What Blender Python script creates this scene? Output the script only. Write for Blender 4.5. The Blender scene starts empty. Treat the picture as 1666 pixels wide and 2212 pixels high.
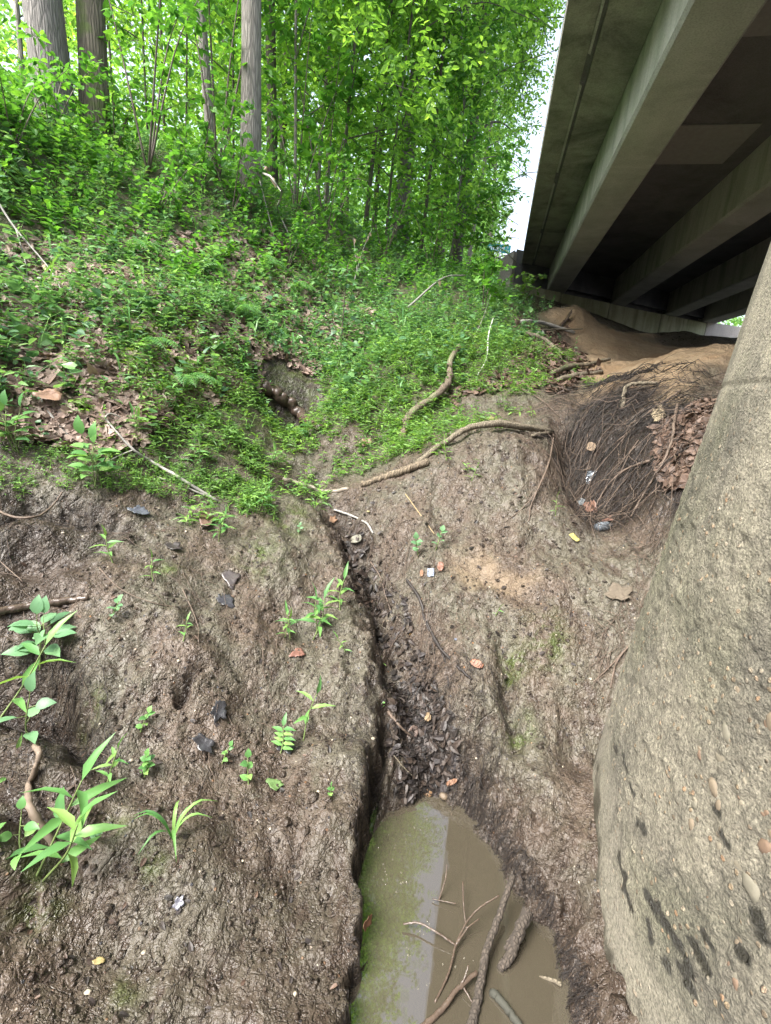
import bpy, math, random
import numpy as np
from mathutils import Vector, Matrix
random.seed(7); RNG = np.random.default_rng(11)
SC = bpy.context.scene; COL = SC.collection
# ------------------------------------------------------------------ camera
TH, PH = math.radians(15.3), math.radians(4.7)
F = np.array([0, math.cos(TH), -math.sin(TH)]); u0 = np.array([0, math.sin(TH), math.cos(TH)]); r0 = np.array([1., 0, 0])
U = u0*math.cos(PH)-r0*math.sin(PH); R = r0*math.cos(PH)+u0*math.sin(PH)
cd = bpy.data.cameras.new('camera'); cam = bpy.data.objects.new('camera', cd); COL.objects.link(cam)
cd.sensor_fit = 'VERTICAL'; cd.sensor_height = 24; cd.lens = 24*1060/2212; cd.clip_start = .02; cd.clip_end = 600
cam.matrix_world = Matrix(((R[0], U[0], -F[0], 0), (R[1], U[1], -F[1], 0), (R[2], U[2], -F[2], 0), (0, 0, 0, 1)))
SC.camera = cam
# ------------------------------------------------------------------ world, sun, exposure
w = bpy.data.worlds.new('World'); SC.world = w; w.use_nodes = True
nt = w.node_tree; nt.nodes.clear()
sky = nt.nodes.new('ShaderNodeTexSky'); sky.sky_type = 'NISHITA'; sky.sun_disc = False
SUN_EL, SUN_AZ = math.radians(56), math.radians(-125)      # azimuth measured from +Y towards +X
sky.sun_elevation = SUN_EL; sky.sun_rotation = SUN_AZ; sky.dust_density = 5; sky.air_density = 1.0; sky.ozone_density = 1.0
hs = nt.nodes.new('ShaderNodeHueSaturation'); hs.inputs['Saturation'].default_value = .6
bg = nt.nodes.new('ShaderNodeBackground'); bg.inputs[1].default_value = .14
wo = nt.nodes.new('ShaderNodeOutputWorld')
nt.links.new(sky.outputs[0], hs.inputs['Color']); nt.links.new(hs.outputs[0], bg.inputs[0]); nt.links.new(bg.outputs[0], wo.inputs[0])
sl = bpy.data.lights.new('sun', 'SUN'); sl.energy = 2.2; sl.angle = math.radians(28); sl.color = (1, .97, .92)
sun = bpy.data.objects.new('sun', sl); COL.objects.link(sun)
sd = Vector((math.sin(SUN_AZ)*math.cos(SUN_EL), math.cos(SUN_AZ)*math.cos(SUN_EL), math.sin(SUN_EL)))
sun.rotation_euler = sd.to_track_quat('Z', 'Y').to_euler()
vs = SC.view_settings; vs.view_transform = 'Standard'; vs.look = 'None'; vs.exposure = 2.15; vs.gamma = 1.0
SC.cycles.max_bounces = 8; SC.cycles.diffuse_bounces = 4; SC.cycles.transmission_bounces = 5; SC.cycles.transparent_max_bounces = 8
SC.cycles.use_denoising = True; SC.cycles.denoiser = 'OPENIMAGEDENOISE'; SC.cycles.denoising_input_passes = 'RGB_ALBEDO_NORMAL'; SC.cycles.denoising_prefilter = 'NONE'

# ------------------------------------------------------------------ helpers
def tag(o, label=None, cat=None, group=None, kind=None):
    if label: o['label'] = label
    if cat: o['category'] = cat
    if group: o['group'] = group
    if kind: o['kind'] = kind
    return o
def empty(name, loc=(0, 0, 0), parent=None):
    o = bpy.data.objects.new(name, None); COL.objects.link(o); o.location = loc; o.empty_display_size = .1
    if parent: o.parent = parent
    return o
class MB:
    def __init__(s): s.V = []; s.F = []; s.n = 0
    def add(s, v, f, m=0):
        v = np.asarray(v, float).reshape(-1, 3)
        fs = f if isinstance(f, (list, tuple)) and len(f) and isinstance(f[0], np.ndarray) and f[0].ndim == 2 else [np.asarray(f)]
        for q in fs: s.F.append((q.astype(np.int64)+s.n, m))
        s.V.append(v); s.n += len(v)
    def build(s, name, mats, parent=None, smooth=True, loc=None):
        me = bpy.data.meshes.new(name)
        V = np.concatenate(s.V) if s.V else np.zeros((0, 3))
        if loc is not None: V = V-np.asarray(loc)
        me.vertices.add(len(V)); me.vertices.foreach_set('co', V.astype(np.float32).ravel())
        sizes = np.concatenate([np.full(len(q), q.shape[1]) for q, m in s.F]); mi = np.concatenate([np.full(len(q), m) for q, m in s.F])
        loops = np.concatenate([q.ravel() for q, m in s.F])
        me.loops.add(len(loops)); me.loops.foreach_set('vertex_index', loops.astype(np.int32))
        me.polygons.add(len(sizes)); st = np.concatenate([[0], np.cumsum(sizes)[:-1]])
        me.polygons.foreach_set('loop_start', st.astype(np.int32)); me.polygons.foreach_set('loop_total', sizes.astype(np.int32))
        me.polygons.foreach_set('material_index', mi.astype(np.int32)); me.polygons.foreach_set('use_smooth', np.full(len(sizes), smooth))
        for m in (mats if isinstance(mats, (list, tuple)) else [mats]): me.materials.append(m)
        me.update(calc_edges=True); me.validate(verbose=False)
        o = bpy.data.objects.new(name, me); COL.objects.link(o)
        if parent: o.parent = parent
        if loc is not None and not parent: o.location = loc
        return o
def nrm(a): a = np.asarray(a, float); return a/np.maximum(np.linalg.norm(a, axis=-1, keepdims=True), 1e-9)
def bez(pts, n):                                   # smooth curve through the points (Catmull-Rom)
    p = np.asarray(pts, float); 
    if len(p) == 2: return p[0]+(p[1]-p[0])*np.linspace(0, 1, n)[:, None]
    q = np.vstack([2*p[0]-p[1], p, 2*p[-1]-p[-2]]); out = []
    k = len(p)-1
    for t in np.linspace(0, k-1e-6, n):
        i = int(t); u = t-i; a, b, c, d = q[i:i+4]
        out.append(.5*((2*b)+(-a+c)*u+(2*a-5*b+4*c-d)*u*u+(-a+3*b-3*c+d)*u**3))
    return np.array(out)
def tube(mb, P, rad, sides=8, m=0, rough=0., caps=True, flute=0.):
    P = np.asarray(P, float); n = len(P); rad = np.broadcast_to(np.asarray(rad, float), (n,)) if np.ndim(rad) else np.full(n, float(rad))
    T = nrm(np.gradient(P, axis=0)); ref = np.array([.13, .31, .94]) if abs(T[0][2]) < .8 else np.array([.95, .2, .1])
    A = nrm(np.cross(T, ref)); B = np.cross(T, A)
    a = np.linspace(0, 2*np.pi, sides, endpoint=False)
    rr = rad[:, None]*(1+rough*(RNG.random((n, sides))-.5)*2+flute*np.sin(a*3+RNG.random()*6)[None])
    V = P[:, None]+(A[:, None]*np.cos(a)[None, :, None]+B[:, None]*np.sin(a)[None, :, None])*rr[:, :, None]
    i = np.arange(n-1)[:, None]*sides; j = np.arange(sides)[None]; j2 = (j+1) % sides
    Q = np.stack([i+j, i+j2, i+sides+j2, i+sides+j], -1).reshape(-1, 4)
    fs = [Q]
    V = V.reshape(-1, 3)
    if caps:
        V = np.vstack([V, P[0]-T[0]*rad[0]*.3, P[-1]+T[-1]*rad[-1]*.3]); c0, c1 = len(V)-2, len(V)-1
        jj = np.arange(sides); j3 = (jj+1) % sides
        fs.append(np.stack([np.full(sides, c0), j3, jj], -1)); o = (n-1)*sides
        fs.append(np.stack([np.full(sides, c1), o+jj, o+j3], -1))
    mb.add(V, fs, m)
def box(mb, lo, hi, m=0, fr=None):                 # fr: function mapping local to world
    x0, y0, z0 = lo; x1, y1, z1 = hi
    V = np.array([[x, y, z] for z in (z0, z1) for x, y in ((x0, y0), (x1, y0), (x1, y1), (x0, y1))], float)
    if fr is not None: V = fr(V)
    mb.add(V, np.array([[0, 3, 2, 1], [4, 5, 6, 7], [0, 1, 5, 4], [1, 2, 6, 5], [2, 3, 7, 6], [3, 0, 4, 7]]), m)
# leaf templates: columns u (along), v (across), w (up)
T_OVAL = (np.array([[0, 0, 0], [.32, .5, .1], [.7, .38, .06], [1, 0, -.06], [.7, -.38, .06], [.32, -.5, .1]]), np.array([[0, 3, 2, 1], [0, 5, 4, 3]]))
T_LANCE = (np.array([[0, 0, 0], [.28, .5, .05], [.28, 0, 0], [.28, -.5, .05], [.6, .38, -.02], [.6, 0, -.06], [.6, -.38, -.02], [1, 0, -.26]]),
           np.array([[0, 2, 1, 1], [0, 3, 2, 2], [1, 2, 5, 4], [2, 3, 6, 5], [4, 5, 7, 7], [5, 6, 7, 7]]))
def fixq(T): return T
T_HEART = (np.array([[0, 0, 0], [-.08, .3, .05], [.2, .5, .1], [.55, .42, .05], [1, 0, -.1], [.55, -.42, .05], [.2, -.5, .1], [-.08, -.3, .05], [.5, 0, 0]]),
           np.array([[0, 8, 2, 1], [8, 4, 3, 2], [0, 7, 6, 8], [8, 6, 5, 4]]))
def lobed(k=5, seed=0):
    r = np.random.default_rng(seed); n = k*4; a = np.linspace(-np.pi, np.pi, n, endpoint=False)
    rad = .40+.09*np.cos(a*k)+.07*r.random(n); rad = np.where(np.abs(a) > 2.9, .12, rad)
    V = np.stack([.45+rad*np.cos(a), rad*np.sin(a), .1*r.random(n)-.02+.22*rad**2*np.sin(a*2+1)], -1)
    V = np.vstack([V, [.45, 0, 0]]); j = np.arange(n)
    return V, np.stack([np.full(n, n), j, (j+1) % n], -1)
T_LOBE = lobed(5, 3); T_LOBE2 = lobed(4, 5)
def leaves(mb, P, D, N, L, W, T=T_OVAL, m=0):
    P = np.asarray(P, float); n = len(P)
    if n == 0: return
    D = nrm(D); S = nrm(np.cross(N, D)); N = np.cross(D, S)
    L = np.broadcast_to(L, (n,))[:, None, None]; W = np.broadcast_to(W, (n,))[:, None, None]
    V, Fc = T
    vv = P[:, None]+D[:, None]*V[None, :, 0:1]*L+S[:, None]*V[None, :, 1:2]*W+N[:, None]*V[None, :, 2:3]*L
    k = len(V)
    if Fc.shape[1] == 4 and (Fc[:, 2] == Fc[:, 3]).any():
        t = Fc[:, 2] == Fc[:, 3]; fl = [Fc[t][:, :3], Fc[~t]]
    else: fl = [Fc]
    off = (np.arange(n)*k)[:, None, None]
    mb.add(vv.reshape(-1, 3), [(f[None]+off).reshape(-1, f.shape[1]) for f in fl], m)
def rdir(n, up=0., spread=1.):
    v = RNG.normal(size=(n, 3))*spread; v[:, 2] += up; return nrm(v)
# lattice noise, vectorised
_perm = np.random.default_rng(5).random((256, 256))
def vnoise(x, y, s=1., seed=0):
    x = np.asarray(x)/s+seed*17.3; y = np.asarray(y)/s+seed*31.7
    xi = np.floor(x).astype(int); yi = np.floor(y).astype(int); fx = x-xi; fy = y-yi
    fx = fx*fx*fx*(fx*(fx*6-15)+10); fy = fy*fy*fy*(fy*(fy*6-15)+10)
    g = lambda a, b: _perm[a & 255, b & 255]
    return (g(xi, yi)*(1-fx)+g(xi+1, yi)*fx)*(1-fy)+(g(xi, yi+1)*(1-fx)+g(xi+1, yi+1)*fx)*fy-.5
def sstep(a, b, x): t = np.clip((x-a)/(b-a), 0, 1); return t*t*(3-2*t)
def ray(px, py): return F+R*((px-833)/1060)+U*(-(py-1106)/1060)
def proj(P):
    P = np.asarray(P, float); z = P@F; return 833+1060*(P@R)/z, 1106-1060*(P@U)/z

# ------------------------------------------------------------------ materials
def mat(name):
    m = bpy.data.materials.new(name); m.use_nodes = True; nt = m.node_tree; nt.nodes.clear()
    o = nt.nodes.new('ShaderNodeOutputMaterial'); b = nt.nodes.new('ShaderNodeBsdfPrincipled'); nt.links.new(b.outputs[0], o.inputs[0])
    return m, nt, b, o
class NT:
    def __init__(s, nt): s.nt = nt; s.co = nt.nodes.new('ShaderNodeTexCoord').outputs['Object']; s.geo = nt.nodes.new('ShaderNodeNewGeometry')
    def lk(s, a, b): s.nt.links.new(a, b)
    def map(s, scale=(1, 1, 1), rot=(0, 0, 0), src=None):
        n = s.nt.nodes.new('ShaderNodeMapping'); n.inputs['Scale'].default_value = scale; n.inputs['Rotation'].default_value = rot; s.lk(src or s.co, n.inputs[0]); return n.outputs[0]
    def noise(s, sc, det=4, rough=.55, vec=None, dist=0):
        n = s.nt.nodes.new('ShaderNodeTexNoise'); n.inputs['Scale'].default_value = sc; n.inputs['Detail'].default_value = det
        n.inputs['Roughness'].default_value = rough; n.inputs['Distortion'].default_value = dist; s.lk(vec or s.co, n.inputs['Vector']); return n.outputs[0]
    def vor(s, sc, feat='F1', vec=None, out='Distance', rnd=1):
        n = s.nt.nodes.new('ShaderNodeTexVoronoi'); n.feature = feat; n.inputs['Scale'].default_value = sc; n.inputs['Randomness'].default_value = rnd; s.lk(vec or s.co, n.inputs['Vector']); return n.outputs[out]
    def ramp(s, x, pts, interp='LINEAR'):
        n = s.nt.nodes.new('ShaderNodeValToRGB'); n.color_ramp.interpolation = interp; e = n.color_ramp.elements
        while len(e) < len(pts): e.new(.5)
        for k, (p, c) in zip(e, pts): k.position = p; k.color = (c, c, c, 1) if np.isscalar(c) else (*c, 1)
        s.lk(x, n.inputs[0]); return n.outputs[0]
    def mix(s, f, a, b, mode='MIX'):
        n = s.nt.nodes.new('ShaderNodeMix'); n.data_type = 'RGBA'; n.blend_type = mode
        for i, v in ((0, f), (6, a), (7, b)):
            if hasattr(v, 'links') or hasattr(v, 'is_linked'): s.lk(v, n.inputs[i])
            else: n.inputs[i].default_value = v if np.isscalar(v) else (*v, 1)
        return n.outputs[2]
    def math(s, op, a, b=0.):
        n = s.nt.nodes.new('ShaderNodeMath'); n.operation = op
        for i, v in ((0, a), (1, b)):
            if hasattr(v, 'is_linked'): s.lk(v, n.inputs[i])
            else: n.inputs[i].default_value = v
        return n.outputs[0]
    def bump(s, h, dist, strength=1, norm=None):
        n = s.nt.nodes.new('ShaderNodeBump'); n.inputs['Distance'].default_value = dist; n.inputs['Strength'].default_value = strength
        s.lk(h, n.inputs['Height']); 
        if norm: s.lk(norm, n.inputs['Normal'])
        return n.outputs[0]
def leaf_mat(name, cols, transl=.4, rough=.45, spec=.35, island=True):
    m, nt, b, o = mat(name); h = NT(nt)
    x = h.geo.outputs['Random Per Island']; n = h.noise(.9, 3)
    x2 = h.math('ADD', h.math('MULTIPLY', x, .75), h.math('MULTIPLY', h.math('SUBTRACT', n, .35), .7))
    k = len(cols); c = h.ramp(x2, [(i/(k-1), cc) for i, cc in enumerate(cols)])
    h.lk(c, b.inputs['Base Color']); b.inputs['Roughness'].default_value = rough; b.inputs['Specular IOR Level'].default_value = spec
    if transl > 0:
        t = nt.nodes.new('ShaderNodeBsdfTranslucent'); ms = nt.nodes.new('ShaderNodeMixShader'); ms.inputs[0].default_value = transl
        c2 = h.mix(1., c, (1.5, 1.45, .8), 'MULTIPLY'); h.lk(c2, t.inputs[0]); h.lk(b.outputs[0], ms.inputs[1]); h.lk(t.outputs[0], ms.inputs[2]); h.lk(ms.outputs[0], o.inputs[0])
    return m
def bark_mat(name, c1, c2, moss=None, sc=1.):
    m, nt, b, o = mat(name); h = NT(nt)
    v = h.map((14*sc, 14*sc, 2.2*sc)); n = h.noise(1.6, 6, .65, v, .4); r = h.vor(1.3, 'DISTANCE_TO_EDGE', h.map((26*sc, 26*sc, 3*sc)))
    rr = h.ramp(r, [(0, 0.), (.25, 1.)])
    c = h.mix(n, c1, c2); c = h.mix(h.math('MULTIPLY', h.math('SUBTRACT', 1., rr), .6), c, tuple(x*.35 for x in c1))
    if moss: c = h.mix(h.ramp(h.noise(3, 4), [(.5, 0.), (.62, 1.)]), c, moss)
    h.lk(c, b.inputs['Base Color']); b.inputs['Roughness'].default_value = .85
    hh = h.math('ADD', h.math('MULTIPLY', rr, .6), n); h.lk(h.bump(hh, .012/sc), b.inputs['Normal'])
    return m
def plain(name, col, rough=.6, metal=0., var=.25, sc=20, bump=.0):
    m, nt, b, o = mat(name); h = NT(nt)
    n = h.noise(sc, 5, .6); c = h.mix(n, tuple(x*(1-var) for x in col), tuple(min(1, x*(1+var)) for x in col))
    h.lk(c, b.inputs['Base Color']); b.inputs['Roughness'].default_value = rough; b.inputs['Metallic'].default_value = metal
    if bump: h.lk(h.bump(n, bump), b.inputs['Normal'])
    return m
def concrete(name, c1, c2, dark, stain=.5, vert=False, green=None, rough=.85):
    m, nt, b, o = mat(name); h = NT(nt)
    n1 = h.noise(1.1, 6, .6); n2 = h.noise(9, 6, .7); c = h.mix(n2, c1, c2)
    sv = h.map((2.4, 2.4, .35)) if vert else h.map((.8, .8, .8))
    s = h.ramp(h.noise(1.6, 7, .7, sv, .5), [(.45, 0.), (.68, 1.)]); c = h.mix(h.math('MULTIPLY', s, stain), c, dark)
    if green: c = h.mix(h.math('MULTIPLY', h.ramp(n1, [(.45, 0.), (.7, 1.)]), .6), c, green)
    sp = h.ramp(h.noise(70, 3), [(.3, .7), (.6, 1.)]); c = h.mix(1., c, sp, 'MULTIPLY')
    h.lk(c, b.inputs['Base Color']); b.inputs['Roughness'].default_value = rough
    hh = h.math('ADD', h.noise(30, 6, .7), h.math('MULTIPLY', n2, .5)); h.lk(h.bump(hh, .008), b.inputs['Normal'])
    return m
M = {}
M['leaf_high'] = leaf_mat('canopy_leaf', [(.06, .14, .035), (.12, .25, .055), (.19, .37, .07), (.27, .49, .085), (.38, .6, .11)], .6)
M['leaf_far'] = leaf_mat('far_leaf', [(.08, .18, .05), (.13, .28, .08), (.2, .38, .11), (.3, .48, .16)], .5)
M['leaf_mid'] = leaf_mat('shrub_leaf', [(.04, .13, .03), (.075, .21, .035), (.12, .3, .045), (.19, .4, .05)], .45)
M['leaf_low'] = leaf_mat('low_leaf', [(.05, .12, .065), (.09, .2, .1), (.15, .3, .12), (.24, .43, .14)], .4, .33)
M['grass'] = leaf_mat('stilt_grass', [(.06, .13, .04), (.105, .21, .055), (.16, .31, .065), (.25, .42, .08)], .4, .45)
M['seedling'] = leaf_mat('seedling_leaf', [(.055, .15, .055), (.1, .24, .07), (.16, .33, .09), (.26, .36, .1)], .3, .42)
M['seedling_dull'] = leaf_mat('dull_seedling_leaf', [(.09, .2, .1), (.14, .28, .14), (.19, .36, .16)], .3, .42)
M['fern'] = leaf_mat('fern_leaf', [(.06, .17, .06), (.11, .27, .08), (.18, .38, .08)], .38)
M['stem'] = plain('green_stem', (.12, .17, .05), .6)
M['litter'] = leaf_mat('dead_leaf', [(.06, .042, .033), (.13, .09, .07), (.21, .15, .12), (.31, .25, .21), (.17, .11, .085)], .08, .6, .3)
M['litter_brown'] = leaf_mat('brown_dead_leaf', [(.03, .02, .015), (.07, .045, .033), (.12, .08, .06), (.17, .12, .09)], .05, .55, .3)
M['litter_wet'] = leaf_mat('wet_dead_leaf', [(.008, .007, .006), (.02, .016, .014), (.045, .033, .026), (.03, .027, .028), (.085, .055, .038)], 0, .5, .3)
M['bark'] = bark_mat('grey_bark', (.17, .15, .13), (.33, .31, .28))
M['bark_dark'] = bark_mat('dark_bark', (.06, .05, .04), (.15, .13, .1), (.06, .09, .03))
M['bark_moss'] = bark_mat('mossy_bark', (.10, .085, .06), (.22, .19, .15), (.09, .12, .035), .8)
M['bark_pale'] = bark_mat('pale_bark', (.13, .12, .11), (.27, .25, .235), sc=1.)
M['twig'] = plain('twig_bark', (.09, .07, .055), .7, var=.5, sc=40, bump=.004)
M['wood'] = bark_mat('weathered_wood', (.12, .098, .066), (.26, .225, .165), sc=2.2)
M['wood_wet'] = plain('wet_wood', (.07, .05, .038), .25, var=.5, sc=30, bump=.006)
M['wood_grey'] = plain('grey_wood', (.24, .23, .21), .7, var=.4, sc=30, bump=.005)
M['root'] = plain('dry_root', (.10, .072, .053), .7, var=.55, sc=25, bump=.003)
M['root_dark'] = plain('dark_root', (.015, .011, .0095), .6, var=.7, sc=25, bump=.003)
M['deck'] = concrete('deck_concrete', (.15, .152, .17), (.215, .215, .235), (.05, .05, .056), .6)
M['overhang'] = concrete('overhang_concrete', (.32, .31, .28), (.44, .425, .38), (.06, .06, .058), .8, green=(.2, .2, .175))
M['girder'] = concrete('girder_concrete', (.44, .445, .425), (.57, .575, .55), (.17, .17, .155), .5, green=(.3, .305, .27))
M['girder_side_lit'] = concrete('streaked_lit_concrete', (.5, .5, .45), (.66, .65, .59), (.22, .26, .17), .7, vert=True)  # vertical streak stains, with daylight painted in as a paler tone
M['abut'] = concrete('abutment_concrete', (.34, .34, .24), (.46, .45, .33), (.1, .11, .06), .7, vert=True, green=(.2, .24, .11))
M['wing'] = concrete('wing_concrete', (.4, .37, .34), (.52, .48, .45), (.2, .18, .16), .4, vert=True)
# ------------------------------------------------------------------ terrain
WZ = -1.70                                              # water level
CP = []
def c(px, py, y=None, z=None):
    d = ray(px, py); k = y/d[1] if y is not None else z/d[2]; CP.append(d*k)
# left bank, near part
for a in [(0,2212,.72),(300,2100,.88),(600,2212,.83),(400,1900,1.08),(150,1950,1.0),(0,1950,.93),(740,2150,.90),(690,1950,1.12),
          (760,1820,1.30),(790,1650,1.57),(640,1700,1.48),(300,1700,1.32),(100,1750,1.15),(0,1700,1.12),(0,1560,1.42),(160,1540,1.5),(600,1550,1.75),
          (800,1510,1.88),(300,1500,1.62),(400,1400,1.85),(0,1400,1.62),(150,1350,1.75),(0,1250,1.85),(300,1250,2.1),(500,1300,2.2),
          (650,1350,2.2),(780,1380,2.15),(600,1200,2.55),(700,1180,2.7),(400,1120,2.65),(200,1130,2.35),(0,1120,2.1),(0,1020,2.45),
          (200,1010,2.7),(450,1060,2.95),(600,1090,3.0),(300,900,3.15),(500,950,3.45),(0,880,2.75),(150,800,3.2),(0,740,3.2),(400,800,3.9),
          (560,1000,3.5),(0,600,3.9),(250,650,4.1),(450,680,4.8),(560,780,4.6),(0,450,4.6),(200,480,5.2),(450,520,6.4),
          (560,450,7.6),(300,400,6.4),(100,300,6.0),(650,650,6.6),(740,600,7.8),(720,700,6.4),(650,800,5.1),
          (620,900,4.3),(650,960,3.9),(640,1040,3.45),
          # middle mound and gully head
          (760,1010,3.75),(760,900,4.2),(850,780,5.2),(700,780,5.6),(900,680,6.8),(1000,650,8.0),(1080,640,9.5),(1000,760,5.6),(1120,760,5.8),(950,900,4.3),
          (1080,860,4.5),(1180,900,4.0),(1100,940,3.65),(900,960,3.7),(800,1050,3.35),(900,1050,3.15),(1000,1000,3.2),(1150,960,3.3),(1180,1050,3.0),
          (1000,1120,2.85),(1100,1150,2.75),(850,1150,2.8),(760,1110,2.95),(900,1250,2.45),(1000,1250,2.45),(1050,1230,2.5),(1150,1250,2.45),(840,1300,2.3),
          (900,1400,2.1),(1000,1400,2.1),(1100,1380,2.15),(1200,1350,2.2),(1300,1300,2.3),(1380,1260,2.3),(950,1500,1.93),(1080,1500,1.95),(1200,1500,1.92),
          (1290,1480,1.95),(900,1600,1.83),(1050,1600,1.80),(1150,1650,1.66),(1250,1650,1.70),(1080,1720,1.56),(1200,1800,1.40),(1290,1800,1.38),
          (1150,1900,1.26),(1300,2000,1.13),(1250,2100,1.03),(1400,2150,.93),
          # root hollow and right bank
          (1230,1010,3.35),(1280,1090,3.0),(1250,1000,3.45),(1240,900,3.95),(1330,950,3.35),(1400,1050,2.85),(1300,1150,2.72),(1450,1100,2.6),(1480,1000,2.75),
          (1400,900,3.4),(1500,900,3.1),(1300,840,4.2),(1400,820,4.0),(1560,830,3.5),(1597,745,4.6),(1500,755,5.2),(1400,770,6.2),(1300,790,6.4),(1250,830,5.2),
          # tan slope towards the abutment
          (1215,690,10.5),(1260,676,11.4),(1180,650,12.8),(1330,710,11.0),(1450,742,10.0),(1230,760,8.0),(1180,720,9.5),(1130,660,11.5),(1400,735,12.5),(1320,692,14.0),(1480,748,15)]:
    c(a[0], a[1], y=a[2])
CP = np.array(CP)
EX = np.array([(-2.6,.3,-.55),(-3.4,2.2,.9),(-4.2,4.5,2.3),(-6,6.5,3.2),(-5,9,3.4),(-2,10.5,3.0),(1,12,2.2),(-1.6,-.6,-1.0),(-2.6,-1.6,-.2),(-1.1,-2.2,-1.5),
     (0,-2.2,-1.6),(1,-2.5,-1.5),(3,-2.5,-.7),(1.1,-.6,-1.5),(4.4,2.2,-.1),(5,0,-.3),(5,4,.35),(7,7,.7),(4.5,6.5,.5),(9,12,1.2),(6,11,1.4),(7,16,2.0),(2.6,.9,-1.2),(-.25,.3,-1.5),(-.9,.1,-1.35),(.95,.3,-1.5)], float)
CP = np.vstack([CP, EX])
def _U(r2): return .5*r2*np.log(r2+1e-12)
def tps_fit(P, lam=.0012):
    n = len(P); d2 = ((P[:, None, :2]-P[None, :, :2])**2).sum(-1); A = _U(d2)+lam*np.eye(n)*1.
    Q = np.hstack([np.ones((n, 1)), P[:, :2]]); K = np.block([[A, Q], [Q.T, np.zeros((3, 3))]])
    return np.linalg.solve(K, np.concatenate([P[:, 2], np.zeros(3)]))
_sol = tps_fit(CP)
def tps(x, y):
    x = np.asarray(x, float).ravel(); y = np.asarray(y, float).ravel(); out = np.empty(len(x))
    for i in range(0, len(x), 20000):
        a, b = x[i:i+20000], y[i:i+20000]
        out[i:i+20000] = _U((a[:, None]-CP[:, 0])**2+(b[:, None]-CP[:, 1])**2)@_sol[:-3]+_sol[-3]+_sol[-2]*a+_sol[-1]*b
    return out
# outline of the pool at water level (world x, y); it runs on behind the camera
def wpt(px, py, z=WZ): d = ray(px, py); return (d*(z/d[2]))[:2]
POOL = np.array([wpt(*q) for q in [(765,2212),(768,2100),(775,2000),(768,1900),(790,1830),(835,1765),(880,1745),(915,1722),(960,1728),(1000,1745),(1025,1790),(1060,1850),(1090,1900),(1130,1960),(1185,2020),(1215,2100),(1232,2212)]])
POOL = np.vstack([POOL, [(.58,.6),(.62,.2),(.55,-.5),(.75,-1.6),(.6,-3.),(.9,-6.),(1.5,-12),(.2,-12),(-.1,-6),(-.5,-3),(-.35,-1.6),(-.42,-.6),(-.28,.1),(-.15,.6)]])
SLIT = np.array([wpt(812,1780,-1.66), wpt(822,1660,-1.60), wpt(832,1560,-1.5), wpt(842,1490,-1.4), wpt(838,1455,-1.36)])
def poly_sd(x, y, P):                                    # signed distance, negative inside
    x = np.asarray(x); y = np.asarray(y); d = np.full(x.shape, 1e9); ins = np.zeros(x.shape, bool)
    for a, b in zip(P, np.roll(P, -1, 0)):
        ex, ey = b-a; t = np.clip(((x-a[0])*ex+(y-a[1])*ey)/(ex*ex+ey*ey+1e-12), 0, 1)
        d = np.minimum(d, np.hypot(x-a[0]-t*ex, y-a[1]-t*ey))
        c1 = (a[1] <= y) != (b[1] <= y); xi = a[0]+(y-a[1])*ex/(ey if ey != 0 else 1e-12); ins ^= c1 & (x < xi)
    return np.where(ins, -d, d)
def line_d(x, y, P):
    d = np.full(np.shape(x), 1e9); tt = np.zeros(np.shape(x))
    for i, (a, b) in enumerate(zip(P[:-1], P[1:])):
        ex, ey = b-a; t = np.clip(((x-a[0])*ex+(y-a[1])*ey)/(ex*ex+ey*ey), 0, 1); dd = np.hypot(x-a[0]-t*ex, y-a[1]-t*ey)
        tt = np.where(dd < d, i+t, tt); d = np.minimum(d, dd)
    return d, tt
def inpoly(x, y, P): return poly_sd(x, y, P) < 0
def far_h(x, y):
    h = np.where(y > 0, 2.4+.01*y, 2.2)+1.2*vnoise(x, y, 14, 3)+1.5*sstep(-6, -20, x)
    cr = np.exp(-((x-.4)/6.)**2)*sstep(-2, -10, y); h = h-4.6*cr
    r = np.exp(-((x-9)/7.)**2)*sstep(16, 2, y)*1.6; return h-r
CARVE = []
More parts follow.
